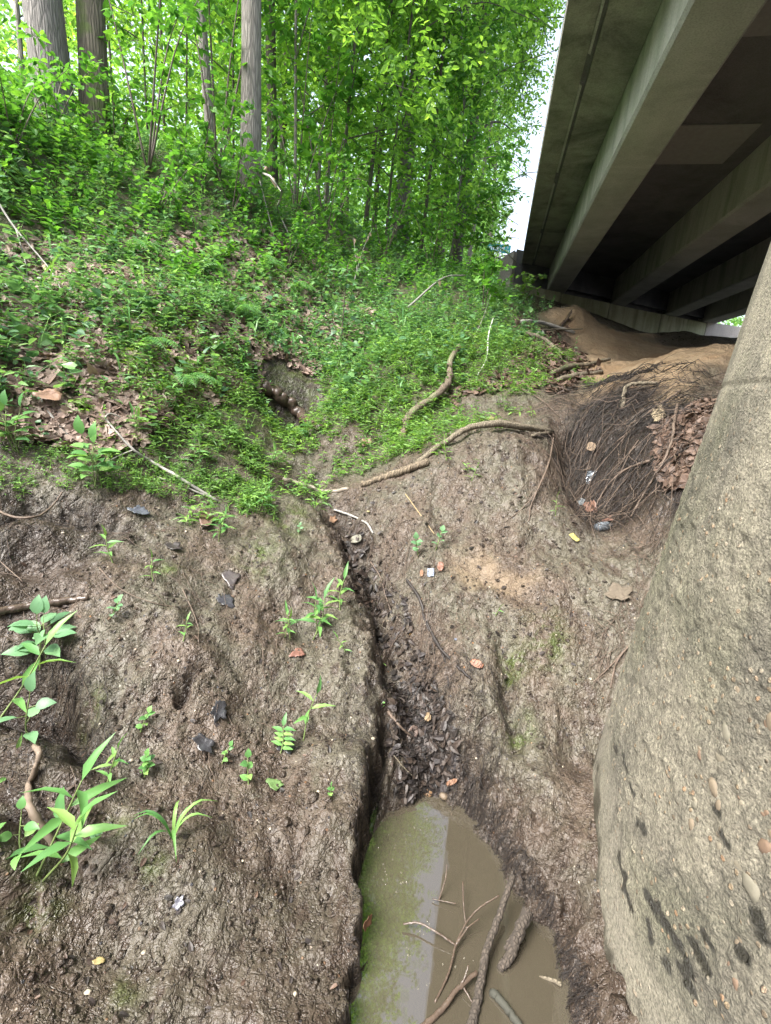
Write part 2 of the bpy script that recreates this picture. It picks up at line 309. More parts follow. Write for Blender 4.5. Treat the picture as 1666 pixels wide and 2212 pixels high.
def H(x, y, detail=True):
    sh = np.shape(x); x = np.asarray(x, float).ravel(); y = np.asarray(y, float).ravel()
    r = np.hypot(x-0, (y-5)); h = np.full(len(x), 0.); far = sstep(12.5, 19, np.hypot(x-1.5, y-6))
    k = far < 1
    if k.any(): h[k] = tps(x[k], y[k])*(1-far[k])
    h += far_h(x, y)*far
    near = np.exp(-((np.maximum(r-6, 0))/5)**2)
    # tiered lumps, then finer clods
    wob = vnoise(x, y, .05, 9)*.035+vnoise(x, y, .013, 10)*.012
    h = h+near*(vnoise(x, y, .55, 1)*.10+vnoise(x, y, .21, 2)*.055)
    n3 = vnoise(x+wob, y, .085, 4); h += near*(n3*.012-np.abs(vnoise(x*1.5+wob, y*.62, .16, 16))*.05+(.5-np.abs(vnoise(x, y+wob, .14, 12))*2)*.022)
    if detail:
        h += near*(vnoise(x, y*.6, .036, 5)*.011+vnoise(x, y*.6, .017, 6)*.006)
    for (pl, dep, wid) in CARVE:
        lo, hi = pl.min(0)-wid.max()*3.5, pl.max(0)+wid.max()*3.5; k = (x > lo[0]) & (x < hi[0]) & (y > lo[1]) & (y < hi[1])
        if k.any():
            d, t = line_d(x[k]+wob[k]*1.5, y[k]+wob[k]*1.1, pl); ti = np.arange(len(pl)); h[k] -= np.interp(t, ti, dep)*np.exp(-(d/np.interp(t, ti, wid))**2)
    # slit and pool
    if (y < 4).any():
        k = (y < 4) & (np.abs(x) < 4)
        sd = poly_sd(x[k]+wob[k]*1.5, y[k]+wob[k]*1.5+.04*vnoise(x[k], y[k], .12, 15), POOL); hk = h[k]; xx = x[k]
        hk = np.maximum(hk, np.where(sd > .03, WZ+.012+.05*np.clip(sd, 0, 1), -9))
        left = sstep(.12, .0, xx)
        wall = WZ-.02+np.maximum(sd, 0)*(1.3+7.5*left)+.02*vnoise(xx, y[k], .03, 7)
        hk = np.minimum(hk, np.where(sd < 0, WZ-.03+np.maximum(sd, -.12)*.9, wall))
        d, t = line_d(x[k]+wob[k]*1.2+.05*vnoise(xx, y[k], .11, 14), y[k], SLIT); fl = WZ-.05+.075*t; hk = np.minimum(hk, fl+np.maximum(d-.013+.003*t, 0)*(6-.6*t)+sstep(2.2, 4.0, t)*.25)
        h[k] = hk
    return h.reshape(sh)
def at(px, py, lift=0.):                                 # where a line of sight meets the ground
    d = ray(px, py); t = np.geomspace(.6, 45, 900); P = d[None]*t[:, None]; g = P[:, 2]-H(P[:, 0], P[:, 1], False)
    i = np.argmax(g < 0)
    if g[i] >= 0: i = len(t)-1
    a, b = t[max(i-1, 0)], t[i]
    for _ in range(12):
        m = (a+b)/2; q = d*m
        if q[2]-H(np.array([q[0]]), np.array([q[1]]), False)[0] < 0: b = m
        else: a = m
    q = d*((a+b)/2); q[2] += lift; return q
def carve(pts, dep, wid):
    CARVE.append((np.array([at(*q)[:2] for q in pts]), np.array(dep, float), np.array(wid, float)))
_c = [([(650,1040),(740,1090),(790,1180),(845,1290),(895,1400),(915,1520),(925,1640)], [.06,.13,.16,.18,.19,.17,.08], [.13,.12,.11,.12,.13,.13,.1]),
      ([(1075,1310),(1100,1420),(1112,1560),(1125,1660)], [.04,.09,.08,.03], [.035,.045,.045,.04]),
      ([(-60,1090),(60,1070),(200,1110),(280,1140)], [.24,.22,.14,.03], [.09,.09,.07,.05]),
      ([(-60,1420),(60,1480),(150,1560),(210,1640)], [.26,.25,.18,.05], [.11,.10,.07,.05]),
      ([(-60,1640),(40,1700),(60,1760)], [.2,.16,.05], [.08,.07,.05]),
      ([(392,1500),(405,1455),(440,1425)], [.10,.06,.02], [.025,.022,.02]), ([(-60,1930),(60,1950),(110,1960)], [.12,.08,.0], [.05,.04,.03]),
      ([(600,850),(650,865)], [.38,.25], [.22,.18]), ([(650,900),(640,960)], [.12,.05], [.15,.12]), ([(1200,818),(1245,826)], [.14,.10], [.10,.09]),
      ([(985,1215),(1050,1240),(1100,1262)], [.02,.05,.03], [.07,.09,.08]), ([(1235,930),(1240,1010),(1262,1090)], [.20,.27,.18], [.11,.11,.09]),
      ([(1300,960),(1300,1050)], [.18,.16], [.22,.18]), ([(740,1120),(830,1270),(895,1400),(930,1520)], [.05,.12,.15,.05], [.14,.2,.22,.16]), ([(1150,985),(1080,980)], [.06,.03], [.06,.05]), ([(1215,705),(1240,700),(1290,715)], [-.3,-.34,-.12], [.45,.5,.5]), ([(440,860),(330,1010)], [.10,.06], [.12,.1])]
_c += [([(180,1180),(90,1210),(-40,1190)], [.05,.07,.07], [.07,.07,.07]), ([(240,1420),(270,1500),(230,1560)], [.03,.06,.04], [.04,.05,.04]),
       ([(760,1180),(800,1270),(822,1380),(845,1470)], [.03,.05,.05,.04], [.035,.035,.03,.03]), ([(1085,1180),(1130,1190),(1160,1150)], [.03,.05,.03], [.04,.04,.04]), ([(940,1080),(970,1110),(985,1150)], [.03,.05,.02], [.05,.06,.05])]
def gz(x, y): return float(H(np.array([x]), np.array([y]))[0])
def wpoly(pts): return np.array([at(*q)[:2] for q in pts])
for q in _c: carve(*q)
def axis(lo, a, b, hi, st, g1, g2):
    mid = np.arange(a, b, st); up = [b]; s = st
    while up[-1] < hi: s *= g2; up.append(up[-1]+s)
    dn = [a]; s = st
    while dn[-1] > lo: s *= g1; dn.append(dn[-1]-s)
    return np.array(dn[::-1][:-1]+list(mid)+up)
gx = axis(-150, -1.9, 2.0, 150, .0095, 1.035, 1.03); gy = axis(-90, .5, 3.8, 260, .0095, 1.09, 1.016)
GX, GY = np.meshgrid(gx, gy); GZ = H(GX, GY)
n1, n0 = GX.shape; idx = np.arange(n0*n1).reshape(n1, n0)
FQ = np.stack([idx[:-1, :-1], idx[:-1, 1:], idx[1:, 1:], idx[1:, :-1]], -1).reshape(-1, 4)
# zones: R dry tan earth, G dark rooty soil plus shade painted into carved hollows, B moss and algae, A bare wet mud
vx, vy, vz = GX.ravel(), GY.ravel(), GZ.ravel(); zone = np.zeros((len(vx), 4), np.float32)
def blob(P, soft, nz=.15, sc=.3): return sstep(soft, -soft, poly_sd(vx, vy, P)+nz*vnoise(vx, vy, sc, 21)*2+nz*.6*vnoise(vx, vy, sc*.25, 22))
TAN = wpoly([(1195,690),(1260,672),(1400,722),(1500,748),(1600,742),(1600,800),(1480,830),(1330,830),(1240,800),(1240,740)])
TAN = np.vstack([TAN[:5], [(7, 6), (7, 3), (4.6, 3)], TAN[5:]])
HOL = wpoly([(1215,860),(1330,830),(1520,880),(1530,980),(1470,1080),(1330,1140),(1260,1140),(1230,1050),(1215,950)])
GRN = wpoly([(0,1000),(300,960),(440,1010),(560,1060),(640,1000),(700,960),(860,960),(960,880),(1100,850),(1200,760),(1190,700),(1120,640)]); GRN = np.vstack([GRN, [(0,14),(-8,14),(-8,3),(-3,1.6)]])
LIT = wpoly([(0,560),(200,520),(560,540),(740,600),(820,720),(620,760),(350,800),(250,950),(0,900)])
TP = wpoly([(960,1185),(1060,1190),(1140,1250),(1100,1290),(1020,1270),(960,1220)])
kn = (np.abs(vx) < 12) & (vy > -2) & (vy < 18)
def zb(P, *a):
    o = np.zeros(len(vx)); vxk, vyk = vx[kn], vy[kn]
    global _z; soft, nz, sc = a
    o[kn] = sstep(soft, -soft, poly_sd(vxk, vyk, P)+nz*vnoise(vxk, vyk, sc, 21)*2+nz*.6*vnoise(vxk, vyk, sc*.25, 22)); return o
zt = np.maximum(zb(TAN, .25, .3, .5), .4*zb(TP, .06, .05, .1)); zh = zb(HOL, .15, .15, .25); zg = zb(GRN, .25, .25, .4); zl = zb(LIT, .4, .4, .5)
rr = np.hypot(vx, vy-5); farz = sstep(9, 12, rr)
zone[:, 0] = zt; zone[:, 1] = np.clip(np.maximum(zh, np.maximum(zl*.6, farz*.8))+.0, 0, 1); zone[:, 2] = np.clip(zg*.55+farz*.3, 0, 1)
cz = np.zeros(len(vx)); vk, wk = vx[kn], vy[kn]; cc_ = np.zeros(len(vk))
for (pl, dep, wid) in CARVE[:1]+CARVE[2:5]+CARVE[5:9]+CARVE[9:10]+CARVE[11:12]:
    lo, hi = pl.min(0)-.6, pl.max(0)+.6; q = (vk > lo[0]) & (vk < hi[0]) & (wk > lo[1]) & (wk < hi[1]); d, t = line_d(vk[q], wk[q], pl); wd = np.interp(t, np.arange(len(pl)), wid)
    cc_[q] = np.maximum(cc_[q], .95*np.exp(-(d/wd)**2)*sstep(-.35, .15, vnoise(vk[q], wk[q], .07, 60)))  # shade painted along the carved recesses, fading with their profile
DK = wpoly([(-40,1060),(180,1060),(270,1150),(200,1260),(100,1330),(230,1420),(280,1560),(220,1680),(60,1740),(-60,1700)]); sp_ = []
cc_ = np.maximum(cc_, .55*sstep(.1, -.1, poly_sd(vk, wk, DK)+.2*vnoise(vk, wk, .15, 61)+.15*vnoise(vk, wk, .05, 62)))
q = at(625, 862); cc_ = np.maximum(cc_, sstep(.36, .2, np.hypot(vk-q[0], wk-q[1]))); mo_ = np.zeros(len(vk))  # hole at the gully head: its shade painted into the soil colour
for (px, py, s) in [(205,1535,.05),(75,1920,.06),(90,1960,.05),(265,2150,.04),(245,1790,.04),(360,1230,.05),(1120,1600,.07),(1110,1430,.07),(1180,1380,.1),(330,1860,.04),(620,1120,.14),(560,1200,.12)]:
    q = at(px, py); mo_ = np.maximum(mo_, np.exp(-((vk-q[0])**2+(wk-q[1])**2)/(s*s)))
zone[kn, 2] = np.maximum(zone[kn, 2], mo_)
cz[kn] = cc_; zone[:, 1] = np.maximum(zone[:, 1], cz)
wetd = np.zeros(len(vx)); wetd[kn] = sstep(.35, .0, vz[kn]-WZ); zone[:, 3] = wetd
m, nt, b, o = mat('wet_mud'); h = NT(nt)
at_ = nt.nodes.new('ShaderNodeAttribute'); at_.attribute_name = 'zone'; sep = nt.nodes.new('ShaderNodeSeparateColor'); h.lk(at_.outputs['Color'], sep.inputs[0])
nA = h.noise(2.3, 7, .62); an = h.map((1, .5, .75)); nB = h.noise(19, 6, .58, an, .2); nC = h.vor(55, 'SMOOTH_F1', h.mix(.12, an, h.noise(20, 4)))
c0 = h.mix(h.ramp(nA, [(.42, 0.), (.56, 1.)]), (.086, .065, .049), (.091, .082, .061))
c0 = h.mix(h.ramp(nB, [(.38, .85), (.5, 0.)]), c0, (.055, .041, .032))
c0 = h.mix(h.ramp(h.noise(5, 5, .6, dist=1.), [(.56, 0.), (.72, .8)]), c0, (.07, .068, .045))
c0 = h.mix(h.ramp(h.noise(34, 5, .7, dist=1.5), [(.57, 0.), (.65, .85)]), c0, (.016, .013, .012))
fl = h.vor(46, 'F1', out='Distance'); flc = h.vor(46, 'F1', out='Color'); fsep = nt.nodes.new('ShaderNodeSeparateColor'); h.lk(flc, fsep.inputs[0])
fm = h.math('MULTIPLY', h.ramp(fl, [(.16, 1.), (.24, 0.)]), h.ramp(fsep.outputs[0], [(.86, 0.), (.88, 1.)]))
c0 = h.mix(fm, c0, h.ramp(fsep.outputs[1], [(0, (.03, .03, .035)), (.4, (.07, .075, .09)), (.75, (.25, .13, .06)), (1, (.42, .38, .32))]))
tanc = h.mix(nB, (.15, .105, .065), (.3, .225, .14)); tanc = h.mix(h.ramp(nA, [(.45, 0.), (.6, .6)]), tanc, (.17, .105, .055)); c1 = h.mix(sep.outputs[0], c0, tanc)
drk = h.mix(nB, (.008, .006, .005), (.042, .029, .022)); c2 = h.mix(sep.outputs[1], c1, drk)  # dark soil tone, also the painted shade of the hollows
mossm = h.math('MULTIPLY', sep.outputs[2], h.ramp(h.noise(11, 5, .7), [(.42, 0.), (.6, 1.)])); c3 = h.mix(mossm, c2, (.055, .075, .018))
c3 = h.mix(h.math('MULTIPLY', at_.outputs['Alpha'], .75), c3, (.035, .025, .019))
h.lk(c3, b.inputs['Base Color'])
rg = h.ramp(nB, [(.35, .24), (.62, .46)]); rg = h.mix(sep.outputs[0], rg, (.9, .9, .9)); h.lk(rg, b.inputs['Roughness']); b.inputs['Specular IOR Level'].default_value = .38
crk = h.ramp(h.vor(17, 'DISTANCE_TO_EDGE', h.mix(.22, h.co, h.noise(12, 4))), [(0, 0.), (.06, 1.)])
hh = h.math('ADD', h.math('MULTIPLY', nB, 1.3), h.math('MULTIPLY', nC, .5)); hh = h.math('ADD', hh, h.math('MULTIPLY', crk, .16)); hh = h.math('ADD', hh, h.math('MULTIPLY', fm, .15))
hh = h.math('MULTIPLY', hh, h.math('SUBTRACT', 1., h.math('MULTIPLY', sep.outputs[0], .3))); h.lk(h.bump(hh, .02, 1.), b.inputs['Normal']); M['mud'] = m
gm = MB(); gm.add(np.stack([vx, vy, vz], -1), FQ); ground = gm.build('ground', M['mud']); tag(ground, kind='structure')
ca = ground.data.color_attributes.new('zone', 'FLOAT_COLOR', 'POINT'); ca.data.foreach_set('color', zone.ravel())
# ------------------------------------------------------------------ water
m, nt, b, o = mat('muddy_water'); h = NT(nt)
h.lk(h.mix(h.noise(2.5, 3), (.044, .037, .026), (.058, .050, .036)), b.inputs['Base Color']); b.inputs['Roughness'].default_value = .02; b.inputs['IOR'].default_value = 1.33; b.inputs['Specular IOR Level'].default_value = .9
h.lk(h.bump(h.noise(7, 2, .4), .0025, .6), b.inputs['Normal']); M['water'] = m
PW = POOL.copy(); cen = np.array([.2, -1])
wm = MB(); b.inputs['Coat Weight'].default_value = 1; b.inputs['Coat IOR'].default_value = 1.8; b.inputs['Coat Roughness'].default_value = .02; wx = np.linspace(-1.2, 2.2, 60); wy = np.linspace(-12, 2.0, 160); A_, B_ = np.meshgrid(wx, wy); ii = np.arange(A_.size).reshape(A_.shape)
fq = np.stack([ii[:-1, :-1], ii[:-1, 1:], ii[1:, 1:], ii[1:, :-1]], -1).reshape(-1, 4); cx_ = A_.ravel()[fq].mean(1); cy_ = B_.ravel()[fq].mean(1)
fq = fq[poly_sd(cx_, cy_, POOL) < .10]
wm.add(np.stack([A_.ravel(), B_.ravel(), np.full(A_.size, WZ)], -1), fq); tag(wm.build('water', M['water']), kind='structure')
# ------------------------------------------------------------------ bridge
BV = ray(1080, 835); BV = np.array([BV[0], BV[1], 0]); BV /= np.linalg.norm(BV); PV = np.array([BV[1], -BV[0], 0])
def br(V): V = np.asarray(V, float); return V[..., 0:1]*PV+V[..., 1:2]*BV+V[..., 2:3]*np.array([0, 0, 1.])
SK = .82; T0 = 14.6
def skew(V): V = np.array(V, float); V[..., 1] = V[..., 1]+SK*V[..., 0]; return br(V)    # t measured from the skewed line
HB, HU = 2.6, 3.24; TB = -14.
bridge = empty('bridge'); tag(bridge, 'grey concrete road bridge on four beams seen from below', 'bridge')
def prism(mb, prof, t0, t1, m=0, seg=40, fr=skew):        # closed profile (s,z) swept along t
    P = np.array(prof, float); n = len(P); ts = np.linspace(t0, t1, seg+1)
    V = np.concatenate([np.stack([P[:, 0], np.full(n, t), P[:, 1]], -1) for t in ts])
    i = np.arange(seg)[:, None]*n; j = np.arange(n)[None]; j2 = (j+1) % n
    Q = np.stack([i+j, i+n+j, i+n+j2, i+j2], -1).reshape(-1, 4)
    mb.add(fr(V), [Q, np.arange(n)[None, :], (seg*n+np.arange(n)[::-1])[None, :]], m)
TE = T0
mb = MB(); prism(mb, [(.14, 3.20), (.40, 3.215), (.40, 3.235), (.46, 3.235), (.46, HU), (6.98, HU), (6.98, 3.55), (.14, 3.55)], TB, TE-.02)
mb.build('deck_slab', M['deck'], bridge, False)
# overhang facing: the weathered edge strip under the outer edge
mb = MB(); prism(mb, [(.13, 3.185), (.40, 3.20), (.40, 3.52), (.13, 3.52)], TB+.01, TE-.05); prism(mb, [(.47, 3.222), (.895, 3.222), (.895, 3.30), (.47, 3.30)], TB+.01, TE-.05)
mb.build('deck_edge', M['overhang'], bridge, False)
mb = MB()
for t in np.arange(TB+1, TE-2.6, 2.75): prism(mb, [(.405, 3.205), (.432, 3.205), (.432, 3.233), (.405, 3.233)], t, t+2.3+.2*math.sin(t), seg=2)
mb.build('drip_strip', M['girder'], bridge, False)
mb = MB(); prism(mb, [(.13, 3.553), (.38, 3.553), (.33, 4.35), (.18, 4.35)], TB, TE); mb.build('parapet', M['girder'], bridge, False)
mb = MB(); prism(mb, [(6.72, 3.553), (7.0, 3.553), (6.95, 4.35), (6.77, 4.35)], TB, TE); mb.build('parapet', M['girder'], bridge, False)
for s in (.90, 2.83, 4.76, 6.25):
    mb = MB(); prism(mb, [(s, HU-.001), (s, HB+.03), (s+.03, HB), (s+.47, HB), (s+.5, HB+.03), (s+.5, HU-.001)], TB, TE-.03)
    g_o = mb.build('girder', [M['girder'], M['girder_side_lit']], bridge, False); me = g_o.data
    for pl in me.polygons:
        if abs(pl.normal.z) < .3: pl.material_index = 1  # upright beam faces take the painted-lit concrete
# patched panels on the deck soffit between the first two beams
for (s0, s1, t0, t1) in ((1.42, 2.5, 5.6, 7.6), (1.5, 2.6, 9.2, 10.3)):
    mb = MB(); prism(mb, [(s0, HU-.018), (s1, HU-.012), (s1, HU-.003), (s0, HU-.003)], t0-SK*2, t1-SK*2, seg=2, fr=br); 
    mb.build('patch_panel', plain('patch_concrete', (.3, .3, .31), .85, bump=.003), bridge, False)
# dark diaphragm between the beams near the abutment
for s in (1.41, 3.34, 5.27):
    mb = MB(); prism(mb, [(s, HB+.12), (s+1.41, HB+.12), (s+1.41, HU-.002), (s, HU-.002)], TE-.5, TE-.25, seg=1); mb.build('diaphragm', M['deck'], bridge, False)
mb = MB(); prism(mb, [(.3, 2.2), (5.9, 2.2), (5.9, HB-.004), (.3, HB-.004)], -.95, -.15, seg=1); mb.build('pier_cap', M['girder'], bridge, False)
# abutment
ab = empty('bridge_abutment', tuple(br([4, T0+3.3, 1.5]))); tag(ab, 'stained mossy concrete abutment wall under the far end of the bridge', 'abutment')
def inv(o): o.matrix_parent_inverse = o.parent.matrix_world.inverted(); return o
bpy.context.view_layer.update()
for k, (s0, s1, dz) in enumerate(((-.05, 1.28, 0), (1.30, 2.78, -.015), (2.80, 4.6, -.03), (4.62, 6.42, -.02))):
    mb = MB(); prism(mb, [(s0, -.6), (s1, -.6), (s1, HB-.006+dz*(s0 > 0)), (s0, HB-.006+dz*(s0 > 0))], TE-.55, TE+.8, seg=1); inv(mb.build('cap_block', M['abut'], ab, False))
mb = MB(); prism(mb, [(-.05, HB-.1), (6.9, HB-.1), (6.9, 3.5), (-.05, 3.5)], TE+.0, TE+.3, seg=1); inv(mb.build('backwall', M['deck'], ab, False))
def wingw(p0, p1, z0, z1, th=.3, name='wing_wall', mt='wing'):
    p0 = np.array(p0, float); p1 = np.array(p1, float); d = nrm(p1-p0); n = np.array([-d[1], d[0]])*th
    V = [(*p0, -.5), (*p1, -.5), (*(p1+n), -.5), (*(p0+n), -.5), (*p0, z0), (*p1, z1), (*(p1+n), z1), (*(p0+n), z0)]
    mb = MB(); mb.add(np.array(V), np.array([[0, 3, 2, 1], [4, 5, 6, 7], [0, 1, 5, 4], [1, 2, 6, 5], [2, 3, 7, 6], [3, 0, 4, 7]])); return inv(mb.build(name, M[mt], ab, False))
e = br(np.array([-.02, T0-.56, 0]))[:2]; wingw(e, e+np.array([-1.0, .5]), 3.28, 2.6)
e = br(np.array([6.44, T0+SK*6.44-.56, 0]))[:2]; e2 = br(np.array([8.3, T0+SK*6.44-.2, 0]))[:2]; wingw(e, e2, 2.62, 2.5)
# ------------------------------------------------------------------ pier: battered round column, aggregate exposed by the creek
PC = np.array([2.591, .910]); PR, PB = 1.825, .082
def prad(z): return PR-PB*(z+1.43)
m, nt, b, o = mat('worn_pier_concrete'); h = NT(nt)
a_ = nt.nodes.new('ShaderNodeAttribute'); a_.attribute_name = 'wear'; sp_ = nt.nodes.new('ShaderNodeSeparateColor'); h.lk(a_.outputs['Color'], sp_.inputs[0])
nb = h.noise(38, 6, .7); nm = h.noise(3.2, 7, .65); grit = h.vor(150, 'F1'); gcol = h.vor(150, 'F1', out='Color')
cc = h.mix(nb, (.135, .122, .090), (.320, .294, .225)); cc = h.mix(h.ramp(nm, [(.42, 0.), (.66, .8)]), cc, (.075, .07, .056))
cc = h.mix(h.ramp(h.noise(1.8, 6, .65, h.map((3.2, 3.2, .3))), [(.5, 0.), (.7, .55)]), cc, (.06, .056, .045)); cc = h.mix(h.ramp(h.noise(1.5, 5), [(.5, 0.), (.7, .5)]), cc, (.13, .14, .07))
pc = h.vor(42, 'F1', out='Color'); pd = h.vor(42, 'F1'); ps = nt.nodes.new('ShaderNodeSeparateColor'); h.lk(pc, ps.inputs[0])
pm = h.math('MULTIPLY', h.math('MULTIPLY', h.ramp(pd, [(.22, 1.), (.30, 0.)]), h.ramp(ps.outputs[0], [(.6, 0.), (.64, 1.)])), sp_.outputs[0])
cc = h.mix(h.math('MULTIPLY', pm, .8), cc, h.ramp(ps.outputs[1], [(0, (.12, .09, .06)), (.4, (.30, .22, .13)), (.75, (.38, .33, .25)), (1, (.35, .2, .1))]))
smooth = h.mix(h.noise(60, 6, .75), (.13, .118, .092), (.23, .21, .168)); smooth = h.mix(h.ramp(h.noise(6, 5), [(.5, 0.), (.7, .55)]), smooth, (.10, .09, .07)); cc = h.mix(h.math('MULTIPLY', sp_.outputs[1], .6), cc, smooth)
cc = h.mix(1., cc, h.ramp(h.noise(110, 4, .7), [(.36, .5), (.5, 1.), (.66, 1.3)]), 'MULTIPLY'); cc = h.mix(sp_.outputs[2], cc, (.026, .024, .017)); h.lk(cc, b.inputs['Base Color'])
h.lk(h.mix(sp_.outputs[2], (.85, .85, .85), (.35, .35, .35)), b.inputs['Roughness'])
am = h.math('SUBTRACT', 1.4, sp_.outputs[1]); wz = h.math('ADD', h.math('MULTIPLY', sp_.outputs[0], .75), .25); hh = h.math('MULTIPLY', h.math('ADD', h.math('ADD', h.math('MULTIPLY', nb, .7), h.math('ADD', h.math('MULTIPLY', grit, h.math('MULTIPLY', nm, -.9)), h.math('MULTIPLY', h.noise(95, 5, .75), 1.1))), h.math('MULTIPLY', pm, .6)), h.math('MULTIPLY', am, wz))
h.lk(h.bump(hh, .011, 1.), b.inputs['Normal']); M['pier'] = m
ang = np.linspace(math.radians(120), math.radians(262), 760); zz = np.concatenate([np.linspace(-2.0, -.35, 330), np.linspace(-.34, .6, 110), np.linspace(.64, 2.2, 20)])
AA, ZZ = np.meshgrid(ang, zz); RR = prad(ZZ); arc = AA*RR
wear = sstep(.35, -.5, ZZ+.25*vnoise(arc, ZZ, .5, 31))                       # exposed aggregate lower down
# smooth foot band nearer to the ground on the creek side
dband = (ZZ+1.55)+(AA-math.radians(195))*.35*(-1)
lowline = -1.22+.42*sstep(math.radians(178), math.radians(148), AA)+.25*sstep(math.radians(178), math.radians(215), AA)*-1
cdz = ZZ-H((PC[0]+(RR+.04)*np.cos(AA)), (PC[1]+(RR+.04)*np.sin(AA)), False); sm = sstep(.30, .14, cdz-.16*sstep(math.radians(185), math.radians(225), AA)+.2*vnoise(arc, ZZ, .25, 33)+.1*vnoise(arc, ZZ, .06, 34))
stain = np.zeros_like(ZZ)
SR = np.random.default_rng(4)
def pier_hit(px, py):
    d = ray(px, py); t = np.linspace(.3, 6, 4000); P = d[None]*t[:, None]; g = np.hypot(P[:, 0]-PC[0], P[:, 1]-PC[1])-prad(P[:, 2]); i = np.argmax(g < 0) if (g < 0).any() else int(g.argmin()); return P[i]
for (px, py, px2, py2, wd) in [(1350,1630,1370,1720,.006),(1330,1610,1338,1630,.008),(1340,1850,1356,1925,.014),(1352,1905,1362,1960,.016),(1400,1930,1440,1990,.013),(1425,1960,1480,2060,.009),(1462,2025,1500,2110,.012),(1405,1990,1412,2030,.010),(1500,2035,1535,2100,.012),(1520,2010,1545,2050,.009),(1478,2095,1495,2130,.016),(1440,2085,1450,2105,.014),(1380,1770,1400,1800,.008),(1560,1800,1580,1825,.009),(1600,2040,1620,2080,.01),(1640,1980,1660,2030,.012),(1545,1740,1560,1765,.008)]:
    a, b2 = pier_hit(px, py), pier_hit(px2, py2)
    a1 = math.atan2(a[1]-PC[1], a[0]-PC[0]) % (2*math.pi); a2 = math.atan2(b2[1]-PC[1], b2[0]-PC[0]) % (2*math.pi)
    x1, y1, x2, y2 = a1*PR, a[2], a2*PR, b2[2]; ex, ey = x2-x1, y2-y1; t = np.clip(((AA*PR-x1)*ex+(ZZ-y1)*ey)/(ex*ex+ey*ey+1e-9), 0, 1)
    d = np.hypot(AA*PR-x1-t*ex, ZZ-y1-t*ey)+vnoise(arc, ZZ, .022, 40)*.022+vnoise(arc, ZZ, .008, 41)*.008; stain = np.maximum(stain, sstep(wd+.003, wd-.003, d*1.))
base = sstep(.10, -.04, ZZ-(lowline-.16)+.16*vnoise(arc, ZZ, .12, 44)); dirt = sstep(.075, .0, cdz+.12*vnoise(arc, ZZ, .1, 44)+.05*vnoise(arc, ZZ, .03, 45)); stain = np.maximum(stain, dirt*.85)
dr = (1-sm)*wear*(vnoise(arc, ZZ, .03, 35)*.010+np.maximum(vnoise(arc, ZZ, .018, 36), 0)*.010)+vnoise(arc, ZZ, .3, 37)*.006+(1-sm)*.004
dr = dr-.006*np.exp(-((ZZ-.06+.006*vnoise(arc, ZZ, .1, 39))/.006)**2)       # construction joint
rr2 = RR+dr; pm_ = MB(); V = np.stack([PC[0]+rr2*np.cos(AA), PC[1]+rr2*np.sin(AA), ZZ], -1).reshape(-1, 3); ii = np.arange(AA.size).reshape(AA.shape)
pm_.add(V, np.stack([ii[:-1, 1:], ii[1:, 1:], ii[1:, :-1], ii[:-1, :-1]], -1).reshape(-1, 4))
# remaining back of the column, and its top
a2 = np.linspace(math.radians(262), math.radians(480), 60); z2 = np.array([-2, -1, 0, 1, 2.2]); A2, Z2 = np.meshgrid(a2, z2); i2 = np.arange(A2.size).reshape(A2.shape); R2 = prad(Z2)
pm_.add(np.stack([PC[0]+R2*np.cos(A2), PC[1]+R2*np.sin(A2), Z2], -1).reshape(-1, 3), np.stack([i2[:-1, 1:], i2[1:, 1:], i2[1:, :-1], i2[:-1, :-1]], -1).reshape(-1, 4))
nv = len(V)+A2.size
# pebbles standing out of the worn face
PCOL = [plain('pebble_tan', (.135, .108, .074), .8, var=.4, sc=60), plain('pebble_brown', (.125, .083, .055), .8, var=.4, sc=60), plain('pebble_grey', (.13, .12, .09), .8, var=.4, sc=60), plain('pebble_buff', (.17, .15, .11), .85, var=.3, sc=60)]
npb = 0
for k in range(2600):
    a = SR.uniform(math.radians(176), math.radians(258)); z = SR.uniform(-1.55, .1)
    zl_ = -1.22+.25*sstep(math.radians(178), math.radians(215), a)*-1
    if z < zl_+.05 or SR.random() > sstep(.15, -.5, z): continue
    s = SR.gamma(1.6, .0042)+.002
    if SR.random() < .03: s = SR.uniform(.016, .024)
    s = min(s, .024); r = prad(z)+.001; n = np.array([math.cos(a), math.sin(a), 0]); t = np.array([-n[1], n[0], 0]); u = np.array([0, 0, 1.])
    q = SR.uniform(0, math.pi); e1 = t*math.cos(q)+u*math.sin(q); e2 = -t*math.sin(q)+u*math.cos(q)
    th = np.linspace(0, 2*np.pi, 8, endpoint=False); V = []
    for ph_, hh_ in ((1.0, -.25), (.85, .2), (.45, .38)):
        jit = 1+.12*SR.normal(size=8); V.append(PC3 + 0 if False else np.array([PC[0], PC[1], z])+n*(r+hh_*s*.55)+(np.cos(th)*jit)[:, None]*e1*s*1.25*ph_+(np.sin(th)*jit)[:, None]*e2*s*.8*ph_)
    V = np.vstack(V+[np.array([PC[0], PC[1], z])+n*(r+s*.23)]); j = np.arange(8); j2 = (j+1) % 8
    pm_.add(V, [np.concatenate([np.stack([j+o_, j2+o_, j2+o_+8, j+o_+8], -1) for o_ in (0, 8)]), np.stack([16+j, 16+j2, np.full(8, 24)], -1)], 1+int(SR.integers(0, 4)))
pier = pm_.build('bridge_pier', [M['pier']]+PCOL); tag(pier, 'massive round concrete bridge pier with pebbly worn face and dark wet stains', 'bridge pier')
ca = pier.data.color_attributes.new('wear', 'FLOAT_COLOR', 'POINT'); W_ = np.zeros((len(pier.data.vertices), 4), np.float32); W_[:AA.size, 0] = wear.ravel(); W_[:AA.size, 1] = sm.ravel(); W_[:AA.size, 2] = stain.ravel(); W_[:, 3] = 1
ca.data.foreach_set('color', W_.ravel())
